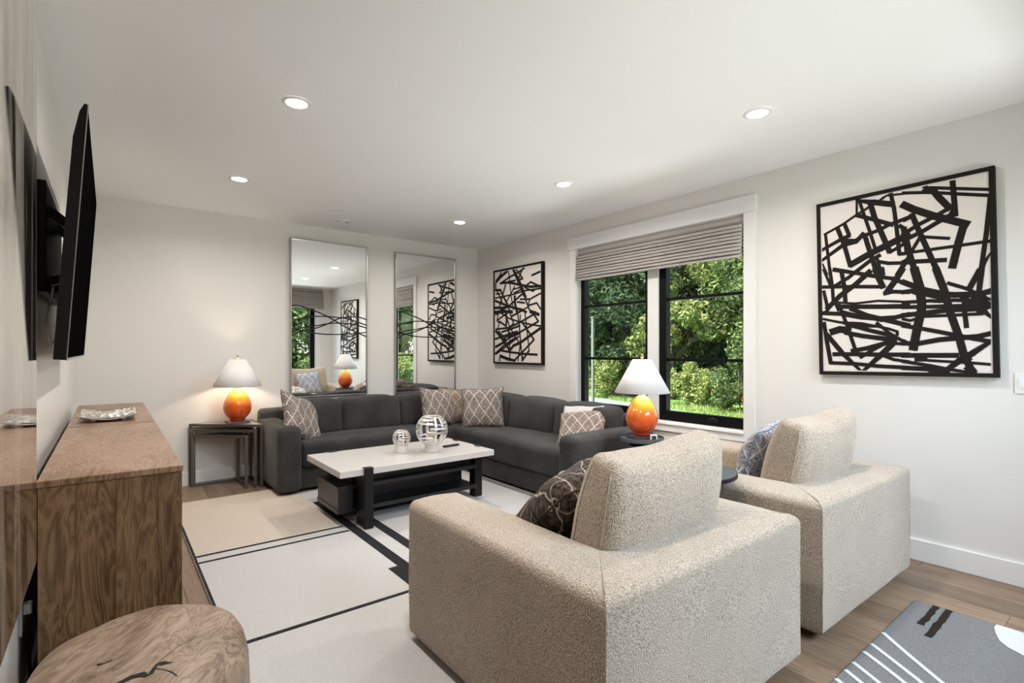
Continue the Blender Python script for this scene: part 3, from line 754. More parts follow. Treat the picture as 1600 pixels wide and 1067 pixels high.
# ------------------------------------------------------------------ lamps and side tables
def lamp(label, x, y, z):
    t = thing('table_lamp', label, 'lamp', (x, y, z), 'orange ombre table lamps')
    bevel(MB().box(x - .095, x + .095, y - .075, y + .075, z, z + .022).build('plinth', 'steel', t), .002)
    prof = []
    for i in range(33):
        a = i / 32; zz = a * .325
        r = .122 * (math.sin(PI * min(1, a ** .80 * .97 + .03)) ** .72) if 0 < a < 1 else .03
        prof.append((max(r, .030 if a < .5 else .022), zz))
    prof[0] = (.055, 0); prof[1] = (max(prof[1][0], .066), prof[1][1])
    body = MB().lathe([(r, q) for r, q in prof], (x, y, z), 40).build('body', 'ombre', t, True, 60)
    body.location = (0, 0, .022)
    MB().lathe([(.020, .343), (.020, .362), (.012, .366), (.012, .40)], (x, y, z), 16).build('neck', 'gold', t, True, 40)
    sh = [(.210, .352), (.071, .607)]
    o = MB().lathe(sh, (x, y, z), 56, False).build('shade', 'lampshade', t, True)
    s = o.modifiers.new('thick', 'SOLIDIFY'); s.thickness = .003; s.offset = -1
    MB().tube([(x, y, z + .40), (x, y, z + .612)], .003, 6).build('harp', 'gold', t)
    for k in range(3):
        a = 2 * PI * k / 3; MB().tube([(x, y, z + .605), (x + .069 * math.cos(a), y + .069 * math.sin(a), z + .605)], .0025, 6).build('spider', 'gold', t)
    MB().lathe([(.004, .612), (.012, .618), (.014, .626), (.006, .634), (.012, .640), (.002, .650)], (x, y, z), 16).build('finial', 'gold', t, True)
    MB().lathe([(.004, -.03), (.022, -.018), (.028, 0), (.022, .02), (.008, .032)], (x + .012, y, z + .46), 16).build('bulb', 'bulb', t, True)
    d = bpy.data.lights.new('bulb_light', 'POINT'); d.energy = LAMP_W; d.color = (1, .86, .68); d.shadow_soft_size = .03
    l = bpy.data.objects.new('bulb_light', d); C.objects.link(l); l.parent = t; l.location = (.012, -.045, .46)
    return t
nest_specs = (('tallest of the three nested triangular steel tables, with the orange lamp on it', .600, 1.120, 5.690, 5.235, .585),
              ('middle height triangular steel nesting table between the other two', .627, 1.070, 5.665, 5.250, .535),
              ('lowest triangular steel nesting table pulled out in front', .612, .995, 5.640, 5.262, .487))
for lab, xl, xr, yb, yf, zt in nest_specs:
    t = thing('nesting_table', lab, 'side table', ((xl + xr) / 2, (yb + yf) / 2, 0), 'nested triangular side tables')
    q = .022; h = q / 2
    A, B, Cc = (xl, yb), (xr, yb), (xr, yf)
    for P in (A, B, Cc): MB().box(P[0] - h, P[0] + h, P[1] - h, P[1] + h, .0005, zt - q).build('leg', 'steel', t)
    w = MB()
    for P, Q in ((A, B), (B, Cc), (Cc, A)): w.bar((*P, zt - h), (*Q, zt - h), q, q)
    for P in (A, B, Cc): w.box(P[0] - h, P[0] + h, P[1] - h, P[1] + h, zt - q, zt)
    w.build('top_frame', 'steel', t)
    MB().prism([(xl + .03, yb - .002), (xr, yf + .03), (xr, yb)][::-1], zt - q + .002, zt - .001).build('top_panel', 'nest_top' if zt > .56 else 'steel', t)
    MB().box(xl + h, xr - h, yb - h, yb + h, .0005, q).build('rail', 'steel', t)
    MB().box(xr - h, xr + h, yf + h, yb - h, .0005, q).build('rail', 'steel', t)
lamp('lit orange ombre egg lamp with white cone shade on the nesting tables', .963, 5.485, .5855)

st = thing('lamp_table', 'small round black pedestal table holding the orange lamp by the window', 'side table', (3.244, 2.52, 0))
MB().lathe([(.02, .575), (.155, .578), (.165, .586), (.165, .612), (.158, .614), (.156, .602), (.001, .601)], (3.244, 2.52, 0), 48).build('top', 'slate', st, True, 35)
MB().lathe([(.10, .55), (.085, .556), (.03, .574)], (3.244, 2.52, 0), 32).build('collar', 'black_satin', st, True, 35)
MB().lathe([(.05, .03), (.028, .06), (.024, .30), (.03, .50), (.09, .55)], (3.244, 2.52, 0), 24).build('pedestal', 'black_satin', st, True)
MB().lathe([(.14, .0005), (.14, .012), (.06, .03), (.04, .035)], (3.244, 2.52, 0), 40).build('base', 'black_satin', st, True, 35)
lamp('lit orange ombre egg lamp with white cone shade in front of the window', 3.244, 2.52, .6025)
ck = thing('desk_clock', 'tiny white square clock beside the orange lamp on the round table', 'clock', (3.215, 2.392, .6025))
MB().rbox((3.190, 2.374, .6025), (3.240, 2.402, .648), .004, (1, 1, 1), 2).build('case', 'white_plastic', ck, True, 40)
MB().box(3.199, 3.231, 2.3725, 2.3745, .612, .640).build('face', 'dark_slot', ck)
ck.rotation_euler = (0, 0, math.radians(-38))

rt = thing('pedestal_table', 'round dark slate-topped table squeezed between the two armchairs', 'side table', (2.31, 1.50, 0))
MB().lathe([(.03, .655), (.215, .657), (.222, .662), (.222, .676), (.219, .679), (.001, .679)], (2.31, 1.50, 0), 56).build('top', 'slate', rt, True, 35)
MB().lathe([(.224, .658), (.2255, .660), (.2255, .675), (.224, .677)], (2.31, 1.50, 0), 56, False).build('edge_band', 'black_satin', rt, True)
MB().lathe([(.03, .012), (.02, .03), (.02, .63), (.05, .655)], (2.31, 1.50, 0), 24).build('pedestal', 'black_satin', rt, True, 50)
MB().lathe([(.095, .0145), (.095, .022), (.02, .03)], (2.31, 1.50, 0), 40).build('base', 'black_satin', rt, True, 35)

# ------------------------------------------------------------------ mirrors with black wave strands
STR = [[(1.519, 1.748), (1.555, 1.752), (1.608, 1.746), (1.716, 1.714), (1.848, 1.666), (1.962, 1.608), (2.078, 1.542), (2.197, 1.487), (2.326, 1.436)],
 [(1.519, 1.576), (1.603, 1.617), (1.721, 1.641), (1.848, 1.648), (1.991, 1.643), (2.078, 1.635), (2.197, 1.607), (2.326, 1.567)],
 [(1.519, 1.466), (1.566, 1.5), (1.629, 1.524), (1.77, 1.545), (1.876, 1.568), (1.991, 1.58), (2.108, 1.578), (2.197, 1.569), (2.326, 1.534)],
 [(1.519, 1.436), (1.603, 1.479), (1.71, 1.504), (1.793, 1.529), (1.905, 1.577), (2.008, 1.63), (2.108, 1.651), (2.216, 1.658), (2.277, 1.646), (2.326, 1.63)],
 [(1.519, 1.51), (1.603, 1.49), (1.71, 1.468), (1.82, 1.456), (1.962, 1.453), (2.137, 1.465), (2.228, 1.473), (2.326, 1.483)]]
def catmull(p, n=4):
    out = []
    for i in range(len(p) - 1):
        a, b, c, d = p[max(i - 1, 0)], p[i], p[i + 1], p[min(i + 2, len(p) - 1)]
        for k in range(n):
            t = k / n
            out.append(tuple(.5 * (2 * b[q] + (c[q] - a[q]) * t + (2 * a[q] - 5 * b[q] + 4 * c[q] - d[q]) * t * t + (3 * b[q] - a[q] - 3 * c[q] + d[q]) * t ** 3) for q in range(2)))
    return out + [p[-1]]
def mirror(label, x0, x1, z0, z1, dx, dz):
    t = thing('wall_mirror', label, 'mirror', ((x0 + x1) / 2, YB, z0), 'tall framed wall mirrors')
    fw = .012; ya, yb = YB - .036, YB - .0005
    for b in ((x0, x0 + fw, ya, yb, z0, z1), (x1 - fw, x1, ya, yb, z0, z1), (x0 + fw, x1 - fw, ya, yb, z0, z0 + fw), (x0 + fw, x1 - fw, ya, yb, z1 - fw, z1)):
        bevel(MB().box(*b).build('frame_bar', 'nickel', t), .001)
    MB().box(x0 + fw, x1 - fw, YB - .024, YB - .001, z0 + fw, z1 - fw).build('mirror_glass', 'mirror', t)
    for s in STR:
        p = catmull([(a + dx, b + dz) for a, b in s]); v = []; f = []
        p[0] = (x0 + fw, p[0][1]); p[-1] = (x1 - fw, p[-1][1])
        m = MB(); hw = .0062
        for i, (a, b) in enumerate(p):
            A = p[max(i - 1, 0)]; B = p[min(i + 1, len(p) - 1)]; d = Vector((B[0] - A[0], B[1] - A[1])).normalized(); n = (-d.y * hw, d.x * hw)
            for yy in (YB - .030, YB - .0242):
                v += [(a + n[0], yy, b + n[1]), (a - n[0], yy, b - n[1])]
        for i in range(len(p) - 1):
            o = 4 * i; f += [(o, o + 1, o + 5, o + 4), (o + 2, o + 6, o + 7, o + 3), (o, o + 4, o + 6, o + 2), (o + 1, o + 3, o + 7, o + 5)]
        m.add(v, f).build('black_strand', 'black_satin', t)
mirror('tall silver framed mirror with black wave lines, the left one above the sofa', 1.497, 2.337, .775, 2.465, 0, 0)
mirror('tall silver framed mirror with black wave lines, nearer the room corner', 2.685, 3.527, .765, 2.452, 1.19, -.012)

# ------------------------------------------------------------------ two framed line paintings
ART2=[(0.0113,[(0.256,0.976),(0.256,0.898)]),
(0.0165,[(0.269,0.977),(0.336,0.788),(0.371,0.683)]),
(0.0138,[(0.043,0.81),(0.166,0.851),(0.252,0.89),(0.359,0.932)]),
(0.0161,[(0.051,0.809),(0.065,0.707),(0.084,0.569)]),
(0.0214,[(0.025,0.724),(0.148,0.765),(0.211,0.781)]),
(0.0238,[(0.025,0.664),(0.17,0.734),(0.252,0.742),(0.299,0.781)]),
(0.0198,[(0.17,0.759),(0.246,0.749),(0.299,0.769),(0.391,0.786),(0.448,0.806),(0.562,0.829)]),
(0.0228,[(0.134,0.828),(0.177,0.73),(0.215,0.61)]),
(0.0202,[(0.177,0.853),(0.208,0.784),(0.163,0.769)]),
(0.0216,[(0.252,0.89),(0.359,0.849),(0.472,0.803)]),
(0.0296,[(0.266,0.975),(0.359,0.943),(0.472,0.912)]),
(0.0257,[(0.339,0.941),(0.365,0.86),(0.435,0.704),(0.454,0.661)]),
(0.0106,[(0.41,0.952),(0.435,0.965),(0.562,0.955)]),
(0.0185,[(0.46,0.972),(0.479,0.888),(0.494,0.777),(0.509,0.643),(0.562,0.643)]),
(0.0234,[(0.306,0.768),(0.339,0.669),(0.384,0.542)]),
(0.0343,[(0.215,0.616),(0.346,0.668),(0.448,0.702),(0.562,0.739)]),
(0.0205,[(0.246,0.571),(0.339,0.627),(0.397,0.65)]),
(0.0172,[(0.448,0.656),(0.562,0.705)]),
(0.0199,[(0.509,0.794),(0.536,0.773),(0.551,0.644)]),
(0.0185,[(0.384,0.617),(0.448,0.601),(0.562,0.592)]),
(0.015,[(0.378,0.641),(0.397,0.58),(0.41,0.54)]),
(0.0162,[(0.025,0.642),(0.062,0.571)]),
(0.0194,[(0.105,0.603),(0.232,0.572),(0.346,0.546)]),
(0.0164,[(0.41,0.585),(0.419,0.539)]),
(0.0238,[(0.497,0.532),(0.551,0.61)]),
(0.0123,[(0.384,0.939),(0.422,0.961)]),
(0.0345,[(0.527,0.902),(0.586,0.867),(0.7,0.812),(0.766,0.786),(0.861,0.747)]),
(0.0313,[(0.845,0.752),(0.819,0.666),(0.788,0.547)]),
(0.0156,[(0.527,0.962),(0.644,0.943),(0.7,0.932),(0.793,0.909),(0.961,0.87)]),
(0.0156,[(0.638,0.952),(0.678,0.961),(0.798,0.934),(0.971,0.897)]),
(0.0289,[(0.65,0.977),(0.695,0.939),(0.723,0.901),(0.777,0.838)]),
(0.0225,[(0.789,0.99),(0.794,0.915),(0.803,0.801)]),
(0.02,[(0.777,0.843),(0.7,0.812),(0.61,0.782),(0.527,0.743)]),
(0.0213,[(0.809,0.806),(0.766,0.802),(0.644,0.749),(0.527,0.709)]),
(0.0374,[(0.777,0.827),(0.803,0.817)]),
(0.0242,[(0.578,0.843),(0.615,0.753),(0.667,0.636),(0.723,0.512)]),
(0.0224,[(0.527,0.817),(0.581,0.834)]),
(0.0151,[(0.633,0.718),(0.777,0.69)]),
(0.016,[(0.627,0.724),(0.575,0.647),(0.527,0.573)]),
(0.0155,[(0.527,0.644),(0.673,0.647),(0.809,0.649),(0.981,0.653)]),
(0.0215,[(0.527,0.599),(0.644,0.592),(0.755,0.586)]),
(0.0262,[(0.533,0.777),(0.563,0.648),(0.601,0.523)]),
(0.0182,[(0.968,0.867),(0.951,0.706),(0.922,0.494)]),
(0.0207,[(0.985,0.594),(0.932,0.538),(0.907,0.496)]),
(0.0084,[(0.971,0.83),(0.946,0.67)]),
(0.0161,[(0.032,0.611),(0.084,0.513)]),
(0.0177,[(0.08,0.607),(0.098,0.499),(0.105,0.411),(0.054,0.358)]),
(0.0191,[(0.025,0.505),(0.184,0.496),(0.416,0.478)]),
(0.0198,[(0.105,0.598),(0.232,0.571),(0.352,0.542),(0.472,0.517),(0.562,0.476)]),
(0.0215,[(0.159,0.58),(0.177,0.493),(0.184,0.407)]),
(0.0197,[(0.113,0.504),(0.204,0.546),(0.273,0.588)]),
(0.0265,[(0.339,0.57),(0.252,0.506),(0.148,0.446),(0.062,0.376)]),
(0.0273,[(0.368,0.579),(0.391,0.524),(0.416,0.475)]),
(0.0123,[(0.419,0.574),(0.41,0.54)]),
(0.0285,[(0.527,0.563),(0.485,0.504),(0.435,0.445)]),
(0.0198,[(0.422,0.44),(0.472,0.448),(0.562,0.439)]),
(0.0191,[(0.036,0.485),(0.069,0.37)]),
(0.0224,[(0.036,0.352),(0.148,0.344),(0.286,0.317),(0.384,0.308),(0.485,0.31),(0.562,0.324)]),
(0.0119,[(0.127,0.41),(0.246,0.397),(0.384,0.404),(0.562,0.388)]),
(0.0238,[(0.155,0.384),(0.252,0.379),(0.41,0.371),(0.562,0.366)]),
(0.0184,[(0.141,0.397),(0.191,0.285),(0.252,0.126)]),
(0.0159,[(0.12,0.404),(0.141,0.36)]),
(0.0238,[(0.218,0.369),(0.319,0.328),(0.448,0.294),(0.562,0.265)]),
(0.015,[(0.155,0.359),(0.286,0.323),(0.41,0.295)]),
(0.0134,[(0.036,0.318),(0.148,0.295),(0.286,0.285),(0.448,0.251),(0.497,0.235),(0.497,0.215)]),
(0.0371,[(0.091,0.241),(0.148,0.255),(0.211,0.247)]),
(0.0243,[(0.184,0.236),(0.286,0.216),(0.46,0.193)]),
(0.0216,[(0.211,0.278),(0.339,0.244),(0.472,0.213)]),
(0.0165,[(0.17,0.291),(0.319,0.269),(0.384,0.267)]),
(0.0158,[(0.378,0.285),(0.448,0.23),(0.509,0.195),(0.562,0.166)]),
(0.0469,[(0.441,0.196),(0.497,0.195)]),
(0.0219,[(0.04,0.296),(0.062,0.182),(0.087,0.063)]),
(0.0253,[(0.062,0.226),(0.17,0.114),(0.273,0.012)]),
(0.0198,[(0.087,0.063),(0.252,0.06),(0.384,0.05),(0.562,0.045)]),
(0.0224,[(0.105,0.113),(0.252,0.114),(0.41,0.112),(0.562,0.113)]),
(0.023,[(0.225,0.132),(0.319,0.147),(0.448,0.178)]),
(0.0177,[(0.279,0.096),(0.332,0.126),(0.416,0.167)]),
(0.0293,[(0.472,0.172),(0.41,0.115),(0.306,0.013)]),
(0.0158,[(0.41,0.109),(0.479,0.086),(0.562,0.076)]),
(0.0158,[(0.472,0.172),(0.562,0.169)]),
(0.0368,[(0.592,0.557),(0.621,0.46),(0.633,0.359),(0.604,0.233),(0.586,0.143)]),
(0.0306,[(0.706,0.546),(0.75,0.429),(0.777,0.325),(0.819,0.207),(0.845,0.111),(0.886,0.023)]),
(0.0275,[(0.527,0.495),(0.621,0.454),(0.717,0.42),(0.798,0.409),(0.922,0.404),(0.976,0.415)]),
(0.0441,[(0.621,0.443),(0.766,0.401)]),
(0.0167,[(0.766,0.47),(0.861,0.434),(0.976,0.377)]),
(0.0233,[(0.922,0.525),(0.871,0.436)]),
(0.0206,[(0.929,0.524),(0.914,0.407),(0.917,0.319)]),
(0.0185,[(0.845,0.396),(0.848,0.322),(0.857,0.248)]),
(0.0221,[(0.527,0.441),(0.575,0.444),(0.633,0.42)]),
(0.0173,[(0.527,0.387),(0.673,0.387),(0.723,0.382),(0.798,0.383),(0.84,0.38)]),
(0.0191,[(0.527,0.362),(0.673,0.357),(0.766,0.355),(0.922,0.35),(0.981,0.352)]),
(0.0239,[(0.527,0.319),(0.644,0.326),(0.777,0.336),(0.912,0.335),(0.981,0.344)]),
(0.0145,[(0.527,0.3),(0.569,0.29),(0.644,0.309),(0.782,0.309),(0.932,0.31)]),
(0.0239,[(0.84,0.396),(0.886,0.357),(0.941,0.323),(0.981,0.298)]),
(0.0546,[(0.912,0.397),(0.922,0.329)]),
(0.0203,[(0.527,0.265),(0.621,0.249),(0.7,0.233),(0.798,0.212),(0.891,0.192),(0.981,0.178)]),
(0.0239,[(0.615,0.171),(0.723,0.189),(0.819,0.196),(0.912,0.202),(0.981,0.214)]),
(0.0223,[(0.527,0.172),(0.569,0.172),(0.598,0.143)]),
(0.0158,[(0.527,0.189),(0.563,0.172)]),
(0.0278,[(0.976,0.173),(0.886,0.122),(0.824,0.085),(0.755,0.03)]),
(0.0236,[(0.527,0.109),(0.644,0.11),(0.814,0.111)]),
(0.0297,[(0.592,0.093),(0.661,0.094)]),
(0.0131,[(0.656,0.085),(0.782,0.079),(0.881,0.075),(0.981,0.069)]),
(0.0172,[(0.527,0.078),(0.673,0.058),(0.766,0.041),(0.861,0.028)]),
(0.0227,[(0.527,0.044),(0.644,0.041),(0.755,0.035)]),
(0.0377,[(0.667,0.033),(0.777,0.033)]),
(0.0366,[(0.861,0.059),(0.891,0.023)]),
(0.0433,[(0.861,0.08),(0.84,0.111)]),
(0.0119,[(0.932,0.385),(0.981,0.357)])]
ART1=[(0.0218,[(0.176,0.986),(0.071,0.881)]),
(0.0341,[(0.302,0.979),(0.141,0.921),(0.059,0.882)]),
(0.0131,[(0.324,0.955),(0.347,0.841),(0.38,0.682),(0.424,0.557)]),
(0.0178,[(0.141,0.849),(0.324,0.899),(0.467,0.924),(0.636,0.967)]),
(0.022,[(0.153,0.857),(0.335,0.847),(0.531,0.809),(0.759,0.769),(0.935,0.762)]),
(0.0169,[(0.302,0.856),(0.467,0.858)]),
(0.0381,[(0.424,0.978),(0.51,0.865),(0.574,0.783),(0.636,0.697)]),
(0.018,[(0.478,0.973),(0.605,0.862),(0.553,0.861)]),
(0.018,[(0.616,0.975),(0.563,0.92),(0.531,0.88)]),
(0.0184,[(0.769,0.879),(0.935,0.903)]),
(0.0159,[(0.688,0.796),(0.759,0.816),(0.877,0.775),(0.935,0.762)]),
(0.0149,[(0.636,0.773),(0.799,0.723),(0.838,0.736)]),
(0.0147,[(0.636,0.74),(0.799,0.739),(0.935,0.739)]),
(0.0154,[(0.935,0.692),(0.739,0.648),(0.553,0.659)]),
(0.0176,[(0.257,0.831),(0.199,0.728),(0.13,0.612)]),
(0.0211,[(0.035,0.791),(0.153,0.782),(0.211,0.71),(0.302,0.619),(0.358,0.523)]),
(0.0135,[(0.047,0.75),(0.153,0.742)]),
(0.0141,[(0.035,0.704),(0.211,0.71),(0.413,0.718),(0.574,0.734)]),
(0.0161,[(0.071,0.783),(0.153,0.696),(0.199,0.625)]),
(0.0215,[(0.035,0.675),(0.211,0.63),(0.424,0.579),(0.574,0.555),(0.678,0.522)]),
(0.0146,[(0.445,0.799),(0.38,0.732),(0.279,0.654)]),
(0.0141,[(0.402,0.769),(0.553,0.779)]),
(0.0141,[(0.424,0.729),(0.563,0.757)]),
(0.0191,[(0.595,0.711),(0.435,0.645),(0.324,0.601),(0.059,0.546)]),
(0.0285,[(0.445,0.699),(0.456,0.61),(0.499,0.516)]),
(0.0165,[(0.489,0.636),(0.647,0.616)]),
(0.0173,[(0.636,0.697),(0.678,0.619),(0.739,0.536),(0.858,0.509)]),
(0.0159,[(0.698,0.586),(0.868,0.603),(0.935,0.541)]),
(0.0142,[(0.739,0.648),(0.698,0.57),(0.51,0.53)]),
(0.0239,[(0.035,0.6),(0.211,0.59),(0.302,0.597)]),
(0.0262,[(0.035,0.553),(0.268,0.548),(0.402,0.536)]),
(0.0164,[(0.047,0.877),(0.047,0.796)]),
(0.0316,[(0.636,0.676),(0.678,0.673)]),
(0.0133,[(0.211,0.949),(0.268,0.983)]),
(0.016,[(0.035,0.525),(0.245,0.561)]),
(0.0158,[(0.071,0.46),(0.211,0.506),(0.38,0.554)]),
(0.0136,[(0.106,0.534),(0.071,0.454)]),
(0.0147,[(0.13,0.55),(0.335,0.473),(0.531,0.432),(0.759,0.397),(0.935,0.376)]),
(0.0239,[(0.268,0.56),(0.279,0.447),(0.268,0.396)]),
(0.0153,[(0.279,0.486),(0.347,0.383),(0.467,0.274),(0.553,0.207),(0.605,0.055)]),
(0.0158,[(0.335,0.557),(0.38,0.482),(0.424,0.419),(0.358,0.388)]),
(0.0179,[(0.38,0.493),(0.595,0.544)]),
(0.0153,[(0.499,0.548),(0.531,0.421),(0.553,0.295),(0.574,0.164),(0.595,0.033)]),
(0.0128,[(0.558,0.507),(0.553,0.437)]),
(0.0173,[(0.094,0.448),(0.141,0.446),(0.268,0.396)]),
(0.0136,[(0.13,0.441),(0.094,0.378)]),
(0.0174,[(0.047,0.368),(0.324,0.378),(0.553,0.426),(0.818,0.496)]),
(0.018,[(0.176,0.336),(0.38,0.365),(0.553,0.393)]),
(0.0138,[(0.647,0.52),(0.667,0.432),(0.698,0.281),(0.728,0.142)]),
(0.0173,[(0.818,0.49),(0.897,0.424),(0.739,0.377),(0.553,0.327),(0.257,0.283)]),
(0.0182,[(0.595,0.424),(0.698,0.34),(0.818,0.248),(0.688,0.174),(0.445,0.042)]),
(0.025,[(0.935,0.355),(0.739,0.286),(0.553,0.218),(0.424,0.192),(0.347,0.142)]),
(0.0264,[(0.047,0.351),(0.165,0.279),(0.347,0.142)]),
(0.016,[(0.106,0.349),(0.257,0.261)]),
(0.0186,[(0.035,0.264),(0.268,0.3),(0.489,0.334),(0.531,0.312),(0.324,0.271),(0.268,0.244)]),
(0.0239,[(0.035,0.177),(0.268,0.238)]),
(0.0169,[(0.035,0.107),(0.222,0.193),(0.467,0.274)]),
(0.0167,[(0.047,0.101),(0.38,0.225),(0.531,0.284)]),
(0.0185,[(0.153,0.142),(0.38,0.122),(0.636,0.107),(0.877,0.1)]),
(0.0132,[(0.347,0.332),(0.347,0.164),(0.347,0.058)]),
(0.0286,[(0.141,0.084),(0.302,0.052),(0.456,0.031)]),
(0.0149,[(0.141,0.073),(0.13,0.027)]),
(0.0129,[(0.553,0.196),(0.51,0.032)]),
(0.0192,[(0.728,0.142),(0.595,0.039)]),
(0.027,[(0.739,0.526),(0.916,0.486)]),
(0.0198,[(0.324,0.378),(0.324,0.277)]),
(0.0333,[(0.211,0.244),(0.268,0.266)])]

def painting(label, y0, y1, z0, z1, strokes, sb, ang, gain, xf=XR - .040):
    """y0 > y1: far to near; strokes are in fractions of the box sb"""
    yc, zc = (y0 + y1) / 2, (z0 + z1) / 2
    t = thing('framed_painting', label, 'painting', (XR, yc, z0), 'black line paintings')
    ca, sa = math.cos(ang), math.sin(ang)
    def R(m):
        m.v = [(x, yc + (y - yc) * ca - (z - zc) * sa, zc + (y - yc) * sa + (z - zc) * ca) for x, y, z in m.v]; return m
    fw = .024
    for b in ((y1, y0, z1 - fw, z1), (y1, y0, z0, z0 + fw), (y0 - fw, y0, z0 + fw, z1 - fw), (y1, y1 + fw, z0 + fw, z1 - fw)):
        R(MB().box(xf, XR - .001, b[0], b[1], b[2], b[3])).build('frame_bar', 'ink', t)
    R(MB().box(xf + .006, XR - .004, y1 + fw, y0 - fw, z0 + fw, z1 - fw)).build('canvas', 'canvas', t)
    m = MB(); lim = .019
    Y0, Y1, Z0_, Z1_ = sb; wY, wZ = Y0 - Y1, Z1_ - Z0_
    cl = lambda a, lo, hi: min(max(a, lo), hi)
    for si, (w, pts) in enumerate(strokes):
        w *= gain
        P = [(Y0 - wY * u, Z0_ + wZ * v) for u, v in pts]
        for i in range(len(P) - 1):
            lift = si * 1.6e-5 + i * 3e-6; a = Vector(P[i]); b = Vector(P[i + 1]); d = b - a
            if d.length < 1e-4: continue
            d.normalize(); n = Vector((-d.y, d.x)) * w * .5; e = d * w * .22 if 0 < i or i < len(P) - 2 else d * 0
            q = [a - e + n, b + e + n, b + e - n, a - e - n]
            m.add([(xf + .0052 - lift, cl(s.x, y1 + fw + .001, y0 - fw - .001), cl(s.y, z0 + fw + .004, z1 - fw - .004)) for s in q] + [(xf + .0062, cl(s.x, y1 + fw + .001, y0 - fw - .001), cl(s.y, z0 + fw + .004, z1 - fw - .004)) for s in q],
                  [(0, 1, 2, 3), (7, 6, 5, 4), (0, 4, 5, 1), (1, 5, 6, 2), (2, 6, 7, 3), (3, 7, 4, 0)])
    m.build('brush_strokes', 'ink', t)
painting('framed black and white line painting between the mirrors and the window', 5.311, 4.37, 1.110, 2.287, ART1, (5.311, 4.343, 1.110, 2.287), 0, 1.45)
painting('large framed black and white line painting on the right wall above the armchair', 1.501, .592, 1.120, 2.293, ART2, (1.501, .589, 1.120, 2.293), math.radians(-1.0), 1.22)

# ------------------------------------------------------------------ television on its wall mount
tv = thing('television', 'large flat black television on a wall mount above the wooden credenza', 'television', (-.12, 3.33, 1.24))
TY0, TY1 = 2.50, 4.15
def extr(name, prof, y0, y1, mat):
    n = len(prof); v = [(x, y0, z) for x, z in prof] + [(x, y1, z) for x, z in prof]
    return MB().add(v, [tuple(range(n)), tuple(range(2 * n - 1, n - 1, -1))] + [(i, n + i, n + (i + 1) % n, (i + 1) % n) for i in range(n)]).build(name, mat, tv)
bevel(extr('casing', [(-.125, 1.243), (-.0635, 2.200), (-.0735, 2.203), (-.088, 2.170), (-.107, 2.07), (-.150, 1.45), (-.162, 1.246)], TY0, TY1, 'tv_body'), .002)
extr('screen', [(-.1235, 1.252), (-.0632, 2.192), (-.0642, 2.192), (-.1245, 1.252)], TY0 + .008, TY1 - .008, 'tv')
extr('bezel', [(-.1225, 1.241), (-.1220, 1.250), (-.126, 1.250), (-.126, 1.241)], TY0 + .002, TY1 - .002, 'nickel')
extr('bezel', [(-.1220, 1.250), (-.0612, 2.200), (-.0640, 2.200), (-.1250, 1.250)], TY0 - .001, TY0 + .004, 'nickel')
bevel(MB().box(XL + .001, XL + .03, 2.85, 3.72, 1.52, 1.98).build('wall_plate', 'black_satin', tv), .003)
for y in (3.05, 3.45):
    MB().bar((XL + .02, y, 1.90), (-.145, y, 1.84), .05, .035).build('mount_arm', 'black_satin', tv); MB().bar((XL + .02, y, 1.58), (-.155, y, 1.60), .05, .035).build('mount_arm', 'black_satin', tv)
    MB().box(-.172, -.160, y - .03, y + .03, 1.38, 1.62).build('mount_rail', 'black_satin', tv)
MB().tube([(-.19, 2.95, 1.55), (-.21, 2.90, 1.40), (-.20, 2.96, 1.31), (-.17, 3.05, 1.33)], .005, 8).build('cable', 'white_plastic', tv, True)

# ------------------------------------------------------------------ glossy streaked panel on the left wall
pn = thing('wall_panel', 'tall glossy streaked reflective panel on the left wall at the picture edge', 'wall art', (XL, 1.6, .63))
bevel(MB().box(XL + .002, -.178, 1.00, 2.133, .632, 2.36).build('backing', 'gold', pn), .001)
MB().box(-.1778, -.175, 1.003, 2.130, .635, 2.357).build('glossy_face', 'streaked', pn)
ot = thing('power_outlet', 'white wall outlet with a plug low on the left wall behind the credenza', 'outlet', (XL, 2.385, .39))
bevel(MB().box(XL, XL + .007, 2.345, 2.425, .33, .45).build('cover_plate', 'white_plastic', ot), .002)
MB().rbox((XL + .007, 2.355, .395), (XL + .030, 2.395, .43), .005, (1, 1, 1), 2).build('plug', 'white_plastic', ot, True)
MB().tube([(XL + .03, 2.375, .41), (XL + .036, 2.38, .36), (XL + .020, 2.40, .25), (XL + .02, 2.44, .02)], .004, 6).build('cord', 'black_satin', ot, True)

